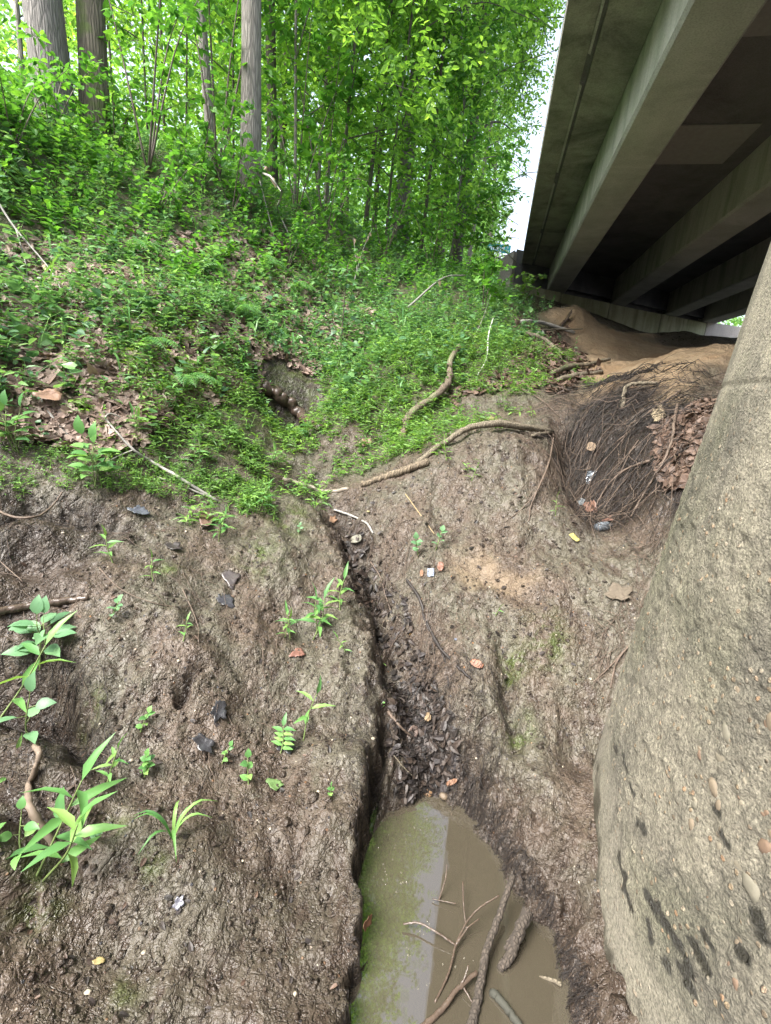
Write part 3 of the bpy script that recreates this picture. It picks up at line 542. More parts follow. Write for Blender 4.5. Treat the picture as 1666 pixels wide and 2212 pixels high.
# ------------------------------------------------------------------ trees
def sprays(mb, C0, D, tl, nl, L, W, T=T_OVAL, droop=.25, m=0, up=.9):
    n = len(C0); D = nrm(D); S = nrm(np.cross(D, [0, 0, 1.])+1e-6); tl = np.broadcast_to(tl, (n,))
    j = (np.arange(nl)+.6)/nl; sd = np.where(np.arange(nl) % 2 == 0, 1., -1.)
    P = C0[:, None]+D[:, None]*(tl[:, None]*j)[:, :, None]; P[:, :, 2] -= droop*tl[:, None]*j**2
    q = n*nl; P = P.reshape(-1, 3)+RNG.normal(size=(q, 3))*.012
    LD = (D[:, None]*.55+S[:, None]*sd[None, :, None]*.85+np.array([0, 0, -.35])).reshape(-1, 3)+RNG.normal(size=(q, 3))*.3
    N = RNG.normal(size=(q, 3))*.55+np.array([0, 0, up])
    leaves(mb, P, LD, N, L*RNG.uniform(.65, 1.2, q), W*RNG.uniform(.7, 1.15, q), T, m)
def mir(px, py, z): d = ray(px, py)*[1, 1, -1]; q = d*((z+3.4)/d[2]); return np.array([q[0], q[1], z])
def gpt(px, y):                                        # ground point straight below the sight line of a trunk
    d = ray(px, 300); x = d[0]/d[1]*y; return np.array([x, y, gz(x, y)-.08])
def tree(label, base, hgt, r, lean=(0, 0), bark='bark', leafm='leaf_high', nb=14, start=.3, blen=2.2, leaf=.09, n_spr=700, nl=8, name='broadleaf_tree', group='trees of the wood beyond the bank', flare=.35, vine=0, targets=(), tmpl=T_OVAL, sides=12, bend=.3, crop=None, cat='tree'):
    base = np.asarray(base, float); root = empty(name, tuple(base)); tag(root, label, cat, group)
    k = 22; t = np.linspace(0, 1, k); ph1, ph2 = RNG.random(2)*6
    P = np.stack([lean[0]*t*hgt+bend*np.sin(t*5+ph1)*t, lean[1]*t*hgt+bend*np.sin(t*4+ph2)*t, t*hgt], -1)
    rad = r*(1-.75*t)+r*flare*np.exp(-t*hgt/.35)
    tm = MB(); tube(tm, P, rad, sides, rough=.05, flute=.04)
    bm_, cm = tm, MB(); C_, D_ = [], []
    for i in range(nb):
        f = start+(1-start)*((i+RNG.random())/nb); p = P[int(f*(k-1))]; a = i*2.4+RNG.random(); L_ = blen*(1.15-.6*f)*RNG.uniform(.7, 1.2)
        d = np.array([math.cos(a), math.sin(a), RNG.uniform(.05, .5)]); e = p+d*L_; mid = p+d*L_*.5+np.array([0, 0, .12*L_])
        Q = bez([p, mid, e-np.array([0, 0, .1*L_])], 8); tube(bm_, Q, np.linspace(max(r*.28*(1.2-f), .012), .006, 8), 6)
        m_ = max(4, int(n_spr/nb)); u = RNG.uniform(.15, 1.02, m_); c_ = np.stack([np.interp(u, np.linspace(0, 1, 8), Q[:, q]) for q in range(3)], -1)
        c_ += RNG.normal(size=(m_, 3))*np.array([.22, .22, .13])*L_; C_.append(c_); D_.append(nrm(d)*.7+RNG.normal(size=(m_, 3))*.7)
    for tg in targets:                                 # long limbs reaching out over the creek
        e = np.array(tg)-base; p = P[int((k-1)*.55)]; Q = bez([p, (p+e)/2+[0, 0, .5], e], 12); tube(bm_, Q, np.linspace(.035, .008, 12), 6)
        u = RNG.uniform(.78, 1.03, 70); c_ = np.stack([np.interp(u, np.linspace(0, 1, 12), Q[:, q]) for q in range(3)], -1)+RNG.normal(size=(70, 3))*[.28, .34, .22]; C_.append(c_); D_.append(RNG.normal(size=(70, 3)))
    C_ = np.vstack(C_); D_ = np.vstack(D_)
    if crop is not None: kk = crop(C_+base); C_, D_ = C_[kk], D_[kk]
    sprays(cm, C_, D_, RNG.uniform(.25, .55, len(C_)), nl, leaf, leaf*.55, tmpl)
    bm_.build('trunk', M[bark], root)
    if vine:
        t_ = RNG.uniform(.0, .75, vine); c_ = np.stack([np.interp(t_, t, P[:, q]) for q in range(3)], -1); a = RNG.random(vine)*6.28
        o_ = np.stack([np.cos(a), np.sin(a), a*0], -1); c_ += o_*(r+.06)*RNG.uniform(.8, 1.7, vine)[:, None]; sprays(cm, c_, o_+np.array([0, 0, -.5]), .22, 6, .07, .05)
    cm.build('crown', M[leafm], root, False)
    return root
def skyclear(C):                                      # keep the open air between the wood and the bridge free of leaves
    s = C@PV; t = C@BV; return (s < .30*0-0.25+0*t-.10*(t > 0)*0) | (s < -.4-.0*t)
def clear_s(lim): return lambda C: (C@PV) < lim+RNG.normal(size=len(C))*.25
g_ = 'trees of the wood beyond the bank'
tree('thick grey straight trunk rising bare from the bank top in mid wood', at(541,420)+np.array([0,0,-.2]), 16, .145, (-.004,.0), 'bark', start=.38, nb=18, blen=4.4, n_spr=2000, crop=clear_s(.4), flare=.2, bend=.05)
tree('slim brown trunk close behind the thick grey trunk', gpt(590, 10.5), 14, .10, (-.006,0), 'bark_dark', start=.35, nb=14, n_spr=650, crop=clear_s(-.6))
tree('broad pale trunk at the upper left, wreathed in leaves at its foot', at(128,275)+np.array([0,0,-.5]), 16, .22, (-.05,.02), 'bark_pale', start=.5, nb=14, blen=4., n_spr=900, flare=.2, bend=.05)
tree('dark mossy leaning trunk beside the broad pale one', at(206,300)+np.array([0,0,-.5]), 13, .17, (.03,.02), 'bark_moss', start=.5, nb=10, n_spr=450, bend=.15, flare=.5)
tree('thin grey trunk leaning left between the mossy and the thick grey trunks', gpt(462, 8.6), 12, .075, (-.06,.03), 'bark', start=.3, nb=12, n_spr=500, crop=clear_s(-.8))
tree('pale tall trunk half hidden by leaves right of the thick grey trunk', gpt(880, 13.0), 16, .19, (.02,0), 'bark_pale', start=.3, nb=18, blen=3., n_spr=1100, crop=clear_s(-.7))
tree('vine-clad dark trunk leaning right near the open sky', gpt(1010, 15.), 14, .17, (.035,.0), 'bark_dark', start=.25, nb=18, blen=2.6, n_spr=1200, vine=500, crop=clear_s(.12), targets=[ray(a_, b_)*(13/ray(a_, b_)[1]) for a_, b_ in [(1175,60),(1195,15),(1150,130),(1185,100),(1140,200),(1165,30),(1120,90),(1135,260)]])
tree('twin of the vine-clad trunk, standing straight to its left', gpt(975, 17.), 15, .15, (.0,.0), 'bark_dark', start=.2, nb=18, blen=2.8, n_spr=1200, vine=350, crop=clear_s(-.5))
tree('far pale green tree at the roadside behind the street sign', gpt(1085, 34.), 15, .2, (.0,.0), 'bark', 'leaf_far', start=.1, nb=26, blen=3.2, leaf=.16, n_spr=1500, crop=clear_s(-1.1), name='roadside_tree')
tree('second far pale tree, shorter, left of the one behind the street sign', gpt(1050, 42.), 14, .2, (.0,.0), 'bark', 'leaf_far', start=.08, nb=22, blen=3.8, leaf=.17, n_spr=1500, crop=clear_s(-1.4), name='roadside_tree')
adj_skip = 0
cfg = [(640,9.5,9,.05,.1,420,1.9,'leaf_mid'),(690,11.5,12,.07,.2,800,2.4,'leaf_high'),(745,9.8,10,.055,.1,650,2.1,'leaf_high'),(800,11.5,13,.08,.15,900,2.6,'leaf_high'),(850,10.5,9,.05,.05,700,2.2,'leaf_high'),
       (930,12.0,12,.07,.1,900,2.4,'leaf_high'),(505,11.5,13,.04,.05,800,2.4,'leaf_high'),(400,12,13,.04,.05,700,2.4,'leaf_high'),(320,10.5,12,.035,.05,600,2.2,'leaf_high'),(250,12.5,13,.045,.05,700,2.6,'leaf_high'),
       (60,9,12,.07,.1,500,2.2,'leaf_high'),(710,15,14,.09,.1,1000,3.0,'leaf_high'),(820,17,15,.1,.1,1100,3.2,'leaf_high'),(610,16,15,.1,.12,900,3.,'leaf_high'),(900,20,16,.12,.1,1200,3.4,'leaf_far'),
       (1040,22,15,.12,.08,1200,3.0,'leaf_far'),(1000,12.3,7,.04,.05,700,1.7,'leaf_mid'),(500,18,15,.07,.05,1000,3.2,'leaf_high'),(360,18,15,.07,.05,900,3.2,'leaf_high'),(150,16,15,.08,.05,800,3.2,'leaf_high'),(760,26,16,.13,.1,1200,3.8,'leaf_far'),(560,26,16,.13,.1,1000,3.8,'leaf_far')]
adj = ['slender young','tall thin','bushy','high crowned','dense low','yellow green','airy','fine twigged','open crowned','dark stemmed','leaning','leafy','tall leafy','well grown','distant','distant pale','small bushy','distant yellowish','distant thin','distant dark','far green','far airy']
mark = ['right behind the slim brown trunk','just right of the slim brown trunk','under the leafy middle of the wood','left of the pale half hidden trunk','at the foot of the pale half hidden trunk','between the pale trunk and the vine-clad pair','left of the thick grey trunk','behind the thin leaning grey trunk','in the gap right of the mossy trunk','behind the mossy leaning trunk','at the far upper left corner','deep behind the leafy middle','deep behind the pale half hidden trunk','deep behind the slim brown trunk','far behind the pale trunk, left of the vine-clad pair','far behind the vine-clad trunk near the sky','low in front of the vine-clad pair','far behind the thick grey trunk','far off between mossy and thin leaning trunks','far off behind the broad pale trunk','farthest in the middle of the wood','farthest behind the thick grey trunk']
for (px, y, hg, r, st, ns, bl, lm), a_j, mk in zip(cfg, adj, mark):
    tree(f'{a_j} tree {mk}', gpt(px, y), hg, r*(.55 if y < 13 else .8), ((RNG.random()-.5)*.08, (RNG.random()-.5)*.06), 'bark_dark' if RNG.random() < .6 else 'bark', lm, start=st, nb=16, blen=bl, n_spr=int(ns*1.15), leaf=.085+.0035*y, crop=clear_s(-.55), sides=8)
tree('tree beyond the left edge whose branches show only mirrored in the pool', (-3.6, 2.6, gz(-3.6, 2.6)), 12, .16, (.14, .02), 'bark', start=.45, nb=14, blen=5, n_spr=800, crop=lambda C: ((C@PV) < .35) & (C[:, 2] > 4.5), leaf=.1, targets=[mir(*q) for q in [(850,1830,8),(850,1930,8),(835,2010,7.5),(850,2130,7.5),(870,1970,9)]])
# a wood beyond that reads as one mass
mb = MB(); n = 26000; a = RNG.uniform(-1.35, .23, n); rr_ = RNG.uniform(28, 62, n); X_ = np.sin(a)*rr_; Y_ = np.cos(a)*rr_; Z_ = RNG.beta(1.3, 1.9, n)*17+1.8
kk = (X_*PV[0]+Y_*PV[1]) < -1.8; C_ = np.stack([X_, Y_, Z_], -1)[kk]; sprays(mb, C_, rdir(len(C_)), 1.1, 6, .34, .22); tag(mb.build('distant_wood', M['leaf_far'], None, False), kind='stuff')
# leafy slope wood behind the right opening of the bridge
mb = MB(); n = 2500; C_ = br(np.stack([RNG.uniform(9.5, 22, n), RNG.uniform(18, 45, n), RNG.uniform(.5, 8, n)], -1)); sprays(mb, C_, rdir(n), .9, 6, .26, .17); tag(mb.build('roadside_thicket', M['leaf_far'], None, False), kind='stuff')
# ------------------------------------------------------------------ shrubs and saplings on the bank
def shrub(label, px, py, hgt, nst, leaf, ns, spread, name='leafy_shrub', lm='leaf_mid', tmpl=T_HEART, wr=.75, group='shrubs on the bank', base=None, lean=(0, 0), cat='shrub'):
    b0 = at(px, py) if base is None else np.array(base, float); root = empty(name, tuple(b0)); tag(root, label, cat, group)
    sm_, lm_ = MB(), MB(); C_, D_ = [], []
    for i in range(nst):
        a = i*2.4+RNG.random(); d = np.array([math.cos(a)*spread+lean[0], math.sin(a)*spread+lean[1], 1.]); e = d*hgt*RNG.uniform(.7, 1.1)
        Q = bez([np.zeros(3), e*.5+np.array([0, 0, .12*hgt]), e], 10); tube(sm_, Q, np.linspace(.004+.004*hgt, .002, 10), 5)
        u = RNG.uniform(.2, 1, ns); C_.append(np.stack([np.interp(u, np.linspace(0, 1, 10), Q[:, q]) for q in range(3)], -1)); D_.append(RNG.normal(size=(ns, 3))*[1, 1, .35]+[0, 0, .25])
    C_ = np.vstack(C_); D_ = nrm(np.vstack(D_)); tl = RNG.uniform(.12, .3, len(C_))*min(1.3, hgt+.25)
    for c_, d_, l_ in list(zip(C_, D_, tl))[:120]: tube(sm_, np.array([c_, c_+d_*l_*.5, c_+d_*l_-[0, 0, .25*l_]]), [.0022, .0016, .001], 4, caps=False)
    sprays(lm_, C_, D_, tl, 5, leaf, leaf*wr, tmpl, up=1.2); sm_.build('stems', M['twig'], root); lm_.build('foliage', M[lm], root, False); return root
for a in [('leafy sapling filling the gap left of the thick grey trunk',470,400,3.2,4,.11,20,.3),('leafy sapling right of the mossy trunk',320,380,2.8,4,.10,18,.35),('tall big-leaved sapling filling the gap right of the slim brown trunk',660,440,4.2,4,.14,22,.3),('tall leafy sapling with broad yellow-green leaves in mid wood',760,470,4.4,4,.13,24,.28),('tall broad-leaved sapling before the pale half hidden trunk',850,500,4.6,4,.13,24,.28),('tall loose sapling left of the vine-clad trunks',930,520,4.2,4,.12,22,.25),('big-leaved sapling leaning across the thick grey trunk',640,470,2.3,3,.13,12,.35),('big-leaved sapling right of the thick grey trunk with yellowish upper leaves',700,480,2.6,3,.14,13,.3),
          ('broad-leaved shrub in the middle of the slope foot of the wood',790,500,2.2,4,.12,12,.4),('spreading shrub left of the lone upright sapling',700,540,1.3,4,.09,14,.5),('leafy shrub behind the heap of pale dead leaves',830,560,1.4,4,.08,16,.5),
          ('low leafy shrub at the right foot of the wood',930,590,1.3,4,.07,18,.5),('loose shrub below the vine-clad trunks',1000,590,1.4,4,.07,18,.45),('bushy shrub beside the concrete wing wall',1040,640,.6,5,.06,18,.5),
          ('low shrub in front of the thick grey trunk',500,470,.9,4,.08,12,.55),('shrub with drooping leaves left of the thin leaning trunk',430,420,1.1,4,.09,12,.5),('shrub at the foot of the mossy trunk',250,330,1.0,4,.08,12,.5),
          ('shrub under the broad pale trunk',110,300,.9,4,.08,12,.6),('leafy shrub on the upper left edge of the bank',30,330,.9,4,.08,12,.6),('small shrub spreading over the left slope top',340,470,.7,4,.07,10,.7),
          ('overhanging leafy shrub in the top left corner',60,180,1.6,4,.11,12,.5),('shrub above the fern hollow',620,590,.7,4,.06,12,.6),('shrub at the lip of the leaf-filled slope',720,640,.6,4,.055,12,.7),('tall airy shrub in front of the pale half hidden trunk',870,520,2.4,4,.1,14,.3),('bushy shrub under the vine-clad trunk',960,540,2.0,4,.09,14,.35)]:
    shrub(*a)
shrub('dark-leaved seedling tree standing up before the wing wall and street sign', 1042, 690, 1.15, 2, .12, 9, .12, name='lobed_sapling', tmpl=T_LOBE, wr=.95, lm='leaf_mid')
shrub('bright sprig growing beside the abutment edge', 1130, 665, .75, 2, .12, 8, .22, name='lobed_sapling', tmpl=T_LOBE, wr=.9, lm='grass', lean=(.15, 0))
shrub('lone upright sapling with tiered leaves in mid slope', 735, 770, 1.3, 1, .085, 14, .05, name='young_sapling', tmpl=T_HEART, lm='leaf_low')
# ------------------------------------------------------------------ ground plants (too many to count)
HOLE = at(625, 868)[:2]
def scatter(n, P, ymin=.8, ymax=12, power=1.3, amax=1.2, nz=0., soft=0.):
    out = []
    while sum(map(len, out)) < n*1.05+20:
        a = RNG.uniform(-amax, amax, n*3); r = (RNG.random(n*3)*(ymax**(2-power)-ymin**(2-power))+ymin**(2-power))**(1/(2-power))
        x, y = r*np.sin(a), r*np.cos(a); k = (poly_sd(x, y, P)+1.4*soft*vnoise(x, y, .3, 52)+soft*vnoise(x, y, .1, 53) < soft*RNG.uniform(-1, .7, len(x))) if soft else inpoly(x, y, P)
        if nz: k &= vnoise(x, y, .35, 50)+vnoise(x, y, .12, 51)*.5 > RNG.uniform(-.6, nz, len(x))
        out.append(np.stack([x, y], -1)[k])
    q = np.vstack(out); q = q[(np.hypot(*(q-HOLE).T) > .26)][:n]; return np.column_stack([q, H(q[:, 0], q[:, 1], False)])
def sprigs(mb, P, h, nl, L, W, T, lean=.5, m=0, fold=.5):
    n = len(P); h = np.broadcast_to(h, (n,)); D = rdir(n, 1.2/lean*.6, .5); j = (np.arange(nl)+.8)/nl; ang = RNG.random((n, 1))*6.28+np.arange(nl)[None]*2.5
    C_ = P[:, None]+D[:, None]*(h[:, None]*j)[:, :, None]; LD = np.stack([np.cos(ang), np.sin(ang), np.full(ang.shape, .25)], -1)+RNG.normal(size=(n, nl, 3))*.25; q = n*nl
    leaves(mb, C_.reshape(-1, 3), LD.reshape(-1, 3), np.tile([0, 0, 1.], (q, 1))+RNG.normal(size=(q, 3))*.35, (L*RNG.uniform(.6, 1.2, (n, nl))*(1.1-.4*j)).ravel(), (W*RNG.uniform(.7, 1.2, (n, nl))).ravel(), T, m)
    # stems
    S = nrm(np.cross(D, [.3, 1, .2]))*.0014; A = P; B = P+D*h[:, None]; V = np.stack([A-S, A+S, B+S*.5, B-S*.5], 1).reshape(-1, 3); mb.add(V, np.arange(n*4).reshape(n, 4), m)
GA = wpoly([(250,900),(330,800),(420,700),(560,760),(640,900),(700,850),(800,760),(960,720),(1100,720),(1190,770),(1180,800),(1060,830),(960,870),(880,960),(760,960),(690,1000),(610,1020),(620,960),(560,930),(540,1000),(480,1000),(440,990),(300,930)])
GB = wpoly([(0,470),(0,880),(250,860),(420,800),(560,820),(640,860),(760,840),(900,780),(1050,740),(1160,690),(1120,640)]); GB = np.vstack([GB, [(1.5,13),(-7,13),(-8,5)]])
GC = wpoly([(0,480),(200,560),(420,640),(600,600),(760,640),(900,660),(1060,680),(1120,640)]); GC = np.vstack([GC, [(1.5,13),(-7,13),(-8,5)]])
mb = MB(); P_ = scatter(3000, GA, 2.2, 9, 1.5, nz=.0, soft=.6); sprigs(mb, P_, RNG.uniform(.04, .16, len(P_)), 6, .075, .016, T_LANCE)
P_ = scatter(700, wpoly([(0,950),(300,980),(560,1050),(600,1130),(470,1100),(200,1060),(0,1080)]), 1.6, 5, 1.2, nz=.1); sprigs(mb, P_, RNG.uniform(.03, .08, len(P_)), 5, .035, .009, T_LANCE)
tag(mb.build('stilt_grass', M['grass'], None, False), kind='stuff')
mb = MB(); P_ = scatter(8200, GB, 2.4, 13, 1.35, nz=.6, soft=.6); dd = np.hypot(P_[:, 0], P_[:, 1]); q_ = RNG.random(len(P_)) < .68; sprigs(mb, P_[q_], RNG.uniform(.04, .16, q_.sum())*(.6+dd[q_]*.12), 7, .05, .031, T_OVAL); sprigs(mb, P_[~q_][::2], RNG.uniform(.1, .3, len(P_[~q_][::2])), 6, .10, .062, T_HEART)
tag(mb.build('undergrowth', M['leaf_low'], None, False), kind='stuff')
mb = MB(); P_ = scatter(1500, GB, 2.2, 9, 1.3, nz=.3, soft=.4); sprigs(mb, P_, RNG.uniform(.12, .4, len(P_)), 8, .10, .022, T_LANCE); tag(mb.build('slope_weeds', M['seedling'], None, False), kind='stuff')
mb = MB(); P_ = scatter(1150, GC, 3.2, 12.5, 1.2, nz=.5); sprigs(mb, P_, RNG.uniform(.15, .5, len(P_)), 9, .095, .05, T_HEART)
tag(mb.build('tall_weeds', M['leaf_mid'], None, False), kind='stuff')
mb = MB(); P_ = scatter(110, GB, 2.2, 9, 1.3)                      # arching grass blades
for p in P_:
    a = RNG.random()*6.28; l = RNG.uniform(.12, .34); d = np.array([math.cos(a), math.sin(a), 0]); Q = np.array([p, p+d*l*.25+[0, 0, l*.75], p+d*l*.7+[0, 0, l*.9], p+d*l*1.1+[0, 0, l*.6]]); Q = bez(Q, 7)
    S = np.cross(d, [0, 0, 1.])*RNG.uniform(.005, .010); wv = np.sin(np.linspace(.25, 3.1, 7))[:, None]; V = np.vstack([Q-S*wv, Q+S*wv]); j = np.arange(6); mb.add(V, np.stack([j, j+1, j+8, j+7], -1))
tag(mb.build('long_grass', M['seedling'], None, True), kind='stuff')
# dead leaves lying in drifts
def litter(n, P, mats, name, size=(.035, .09), lift=.008, **kw):
    mb = MB(); P_ = scatter(n, P, **kw); e = .04; nx = H(P_[:, 0]+e, P_[:, 1], False)-H(P_[:, 0]-e, P_[:, 1], False); ny = H(P_[:, 0], P_[:, 1]+e, False)-H(P_[:, 0], P_[:, 1]-e, False)
    N = nrm(np.stack([-nx, -ny, np.full(len(P_), 2*e)], -1)); P_ = P_+N*lift; D = rdir(len(P_)); D -= N*(D*N).sum(1)[:, None]; D += N*RNG.normal(size=(len(P_), 1))*.22; N = N+RNG.normal(size=N.shape)*.3
    s = RNG.uniform(*size, len(P_)); k = RNG.random(len(P_)) < (.5 if size[1] > .07 else 2)
    leaves(mb, P_[k]-D[k]*s[k, None]*.5, D[k], N[k], s[k], s[k]*.5, T_HEART); leaves(mb, P_[~k]-nrm(D[~k])*s[~k, None]*.5, D[~k], N[~k], s[~k], s[~k]*.95, T_LOBE)
    tag(mb.build(name, mats, None, False), kind='stuff')
litter(7500, wpoly([(0,520),(200,480),(560,500),(740,580),(840,700),(700,800),(560,840),(430,900),(250,980),(0,940)]), M['litter'], 'leaf_litter', (.05, .12), .02, ymin=2, ymax=10, power=1.3)
litter(900, wpoly([(560,620),(660,600),(790,640),(830,720),(740,740),(640,720),(560,690)]), M['litter'], 'dead_leaf_drift', (.06, .13), .04, ymin=4, ymax=9, power=1.)
litter(1500, wpoly([(1110,690),(1230,690),(1300,790),(1230,850),(1120,840),(980,880),(960,850),(1100,800)]), M['litter_brown'], 'gully_leaf_litter', (.04, .1), .02, ymin=3, ymax=13, power=1.)
litter(520, wpoly([(1420,930),(1540,870),(1540,980),(1480,1060),(1440,1060)]), M['litter_brown'], 'pier_leaf_litter', (.04, .11), .02, ymin=2, ymax=5, power=1.)
litter(650, wpoly([(840,1480),(930,1470),(980,1560),(1000,1680),(930,1720),(850,1740),(840,1600)]), M['litter_wet'], 'wet_leaf_heap', (.02, .055), .012, ymin=1.2, ymax=3, power=1.)
litter(420, wpoly([(740,1130),(800,1180),(880,1300),(930,1450),(860,1480),(800,1330),(740,1230)]), M['litter_wet'], 'wet_leaf_scraps', (.02, .06), .006, ymin=1.2, ymax=4, power=1.)
litter(300, wpoly([(0,1050),(600,1100),(780,1450),(740,2200),(0,2200)]), M['litter_wet'], 'wet_leaf_bits', (.008, .03), .003, ymin=.7, ymax=4, power=1.)
litter(170, wpoly([(760,1070),(1200,960),(1290,1200),(1250,1480),(1000,1400),(800,1250)]), M['litter_wet'], 'slope_leaf_bits', (.012, .04), .004, ymin=1.5, ymax=4.5, power=1.)
litter(90, wpoly([(0,1050),(600,1060),(780,1400),(1250,1300),(1200,900),(740,1000),(740,2200),(0,2200)]), M['litter_brown'], 'brown_leaf_bits', (.01, .03), .004, ymin=.7, ymax=4.5, power=1.)
# ------------------------------------------------------------------ fine roots
def strands(mb, P, n, ln, r=(.0008, .0022), sag=.06, steps=7, drift=None, hang=0., ymin=.8, ymax=5, cling=.012):
    S = scatter(n, P, ymin, ymax, 1.)
    for p in S:
        l = RNG.uniform(*ln); e = .05
        gx_, gy_ = (gz2(p[0]+e, p[1])-gz2(p[0]-e, p[1]))/(2*e), (gz2(p[0], p[1]+e)-gz2(p[0], p[1]-e))/(2*e)
        d = -np.array([gx_, gy_]); d = d/(np.hypot(*d)+1e-6); 
        if drift is not None: d = d*.5+np.array(drift)*.8
        d = d+RNG.normal(size=2)*.7; d /= np.hypot(*d); xs = [p[:2]]; 
        for k in range(steps): d = d+RNG.normal(size=2)*.34; d /= np.hypot(*d); xs.append(xs[-1]+d*l/steps/(1+hang))
        xs = np.array(xs); z = H(xs[:, 0], xs[:, 1], False)+cling*RNG.uniform(.3, 1.6)+np.abs(RNG.normal(size=len(xs)))*sag*.15
        t = np.linspace(0, 1, len(xs)); z = z+np.sin(t*np.pi)*sag*RNG.random(); 
        tube(mb, np.column_stack([xs, z]), np.linspace(RNG.uniform(*r), r[0]*.6, len(xs)), 3, caps=False)
def gz2(x, y): return float(H(np.array([x]), np.array([y]), False)[0])
mb = MB(); strands(mb, HOL, 330, (.15, .6), (.001, .003), .09, 7, (-.55, -.75), ymin=2, ymax=5)
strands(mb, wpoly([(1300,820),(1520,790),(1540,900),(1400,900),(1250,900)]), 380, (.2, .6), (.0012, .0034), .06, 7, (-.6, -.7), ymin=2.4, ymax=5.5); tag(mb.build('fine_roots', M['root_dark'], None, True), kind='stuff')
mb = MB(); strands(mb, HOL, 110, (.2, .7), (.0015, .004), .1, 8, (-.5, -.8), ymin=2, ymax=5)
strands(mb, wpoly([(1180,850),(1250,860),(1280,1100),(1200,1120)]), 120, (.08, .3), (.001, .0028), .04, 6, ymin=2, ymax=5)
strands(mb, wpoly([(750,1150),(1000,1150),(1060,1450),(900,1480),(820,1300)]), 130, (.08, .35), (.0008, .002), .015, 6, ymin=1.5, ymax=4)
strands(mb, wpoly([(0,1080),(500,1130),(700,1400),(500,1700),(0,1750)]), 120, (.06, .3), (.0008, .002), .012, 6, ymin=.9, ymax=4)
strands(mb, wpoly([(1380,1180),(1450,1080),(1400,1300),(1320,1480),(1290,1480),(1310,1350)]), 70, (.08, .3), (.001, .0025), .02, 6, ymin=1.4, ymax=4)
tag(mb.build('dry_rootlets', M['root'], None, True), kind='stuff')
mb = MB(); strands(mb, wpoly([(1000,1650),(1100,1750),(1200,1950),(1280,2100),(1300,2212),(1240,2212),(1180,2020),(1080,1880),(1010,1760)]), 700, (.03, .12), (.0006, .0013), .012, 5, ymin=.7, ymax=3, hang=1.)
strands(mb, wpoly([(740,1500),(830,1480),(820,1700),(775,1850),(765,2000),(760,2212),(735,2212),(745,2000),(755,1800)]), 420, (.04, .14), (.0006, .0014), .012, 5, ymin=.6, ymax=3, hang=1.)
strands(mb, wpoly([(840,1450),(1000,1400),(1100,1500),(1080,1700),(960,1720),(850,1700)]), 450, (.05, .2), (.0007, .0017), .02, 6, ymin=1.2, ymax=3)
strands(mb, wpoly([(0,1060),(250,1080),(250,1150),(0,1200)]), 120, (.05, .2), (.0008, .002), .03, 6, ymin=1, ymax=3)
strands(mb, wpoly([(0,1380),(160,1400),(250,1500),(240,1650),(80,1700),(0,1700)]), 160, (.05, .22), (.0008, .0022), .03, 6, ymin=.8, ymax=3)
tag(mb.build('bank_rootlets', M['root_dark'], None, True), kind='stuff')
# crumbs of soil and grit on the mud
def grit(n, P, s, m, name, **kw):
    mb = MB(); P_ = scatter(n, P, **kw); ico = np.array([[1,0,0],[-1,0,0],[0,1,0],[0,-1,0],[0,0,1],[0,0,-1],[.6,.6,.5],[-.6,.6,.5],[-.6,-.6,.5],[.6,-.6,.5]]); fc = np.array([[4,6,7],[4,7,8],[4,8,9],[4,9,6],[6,2,7],[7,1,8],[8,3,9],[9,0,6],[0,2,6],[2,1,7],[1,3,8],[3,0,9]])
    sc_ = RNG.gamma(2., s/2, n)[:, None, None]; V = ico[None]*sc_*(1+RNG.normal(size=(n, 10, 3))*.18)*np.array([1, 1, .6])+P_[:, None]; mb.add(V.reshape(-1, 3), (fc[None]+np.arange(n)[:, None, None]*10).reshape(-1, 3)); tag(mb.build(name, m, None, True), kind='stuff')
ALLM = wpoly([(0,1060),(560,1060),(850,1000),(1200,960),(1380,1200),(1290,1500),(1290,1750),(1380,2212),(1240,2212),(1100,1900),(960,1700),(840,1700),(740,2212),(0,2212)])
grit(9000, ALLM, .0042, M['mud'], 'mud_crumbs', ymin=.7, ymax=4.5, power=.9)
grit(260, ALLM, .0032, plain('grit', (.3, .26, .2), .5, var=.6, sc=60), 'grit', ymin=.7, ymax=4.5, power=.9)
# ------------------------------------------------------------------ sticks, logs and bold roots
def gline(pts, n, lift):
    Q = bez(np.array([at(p[0], p[1])+np.array([0, 0, (p[2] if len(p) > 2 else lift)]) for p in pts]), n); return Q
def stick(name, label, lines, m, cat='stick', group=None, lift=.006, rough=.10, sides=8):
    mb = MB()
    for (pts, ra, rb) in lines:
        n = max(10, len(pts)*6); Q = gline(pts, n, lift+ra*.5); Q = Q+RNG.normal(size=Q.shape)*ra*.12; r = np.linspace(ra, rb, n)*(1+.07*np.sin(np.linspace(0, 9, n)+RNG.random()*6)); tube(mb, Q, r, sides, rough=rough)
    c0 = at(*lines[0][0][0][:2]); o = mb.build(name, m if not isinstance(m, str) else M[m], None, True, loc=c0); return tag(o, label, cat, group)
S_ = stick; gs = 'dead branches on the mud slope'
S_('fallen_branch', 'long pale barkless branch arching across the mud slope', [([(1190,938,.02),(1100,930,.04),(1020,937,.05),(960,965,.03),(900,1008,.02)],.025,.021),([(1190,938,.02),(1150,944,.01)],.02,.012)], 'wood', 'branch', gs)
S_('fallen_branch', 'muddy bark-covered branch butting against the pale arching one', [([(925,1003,.02),(870,1024,.02),(825,1036,.015),(782,1050,.01)],.028,.022)], bark_mat('muddy_bark', (.12,.095,.065), (.24,.19,.13), sc=1.5), 'branch', gs)
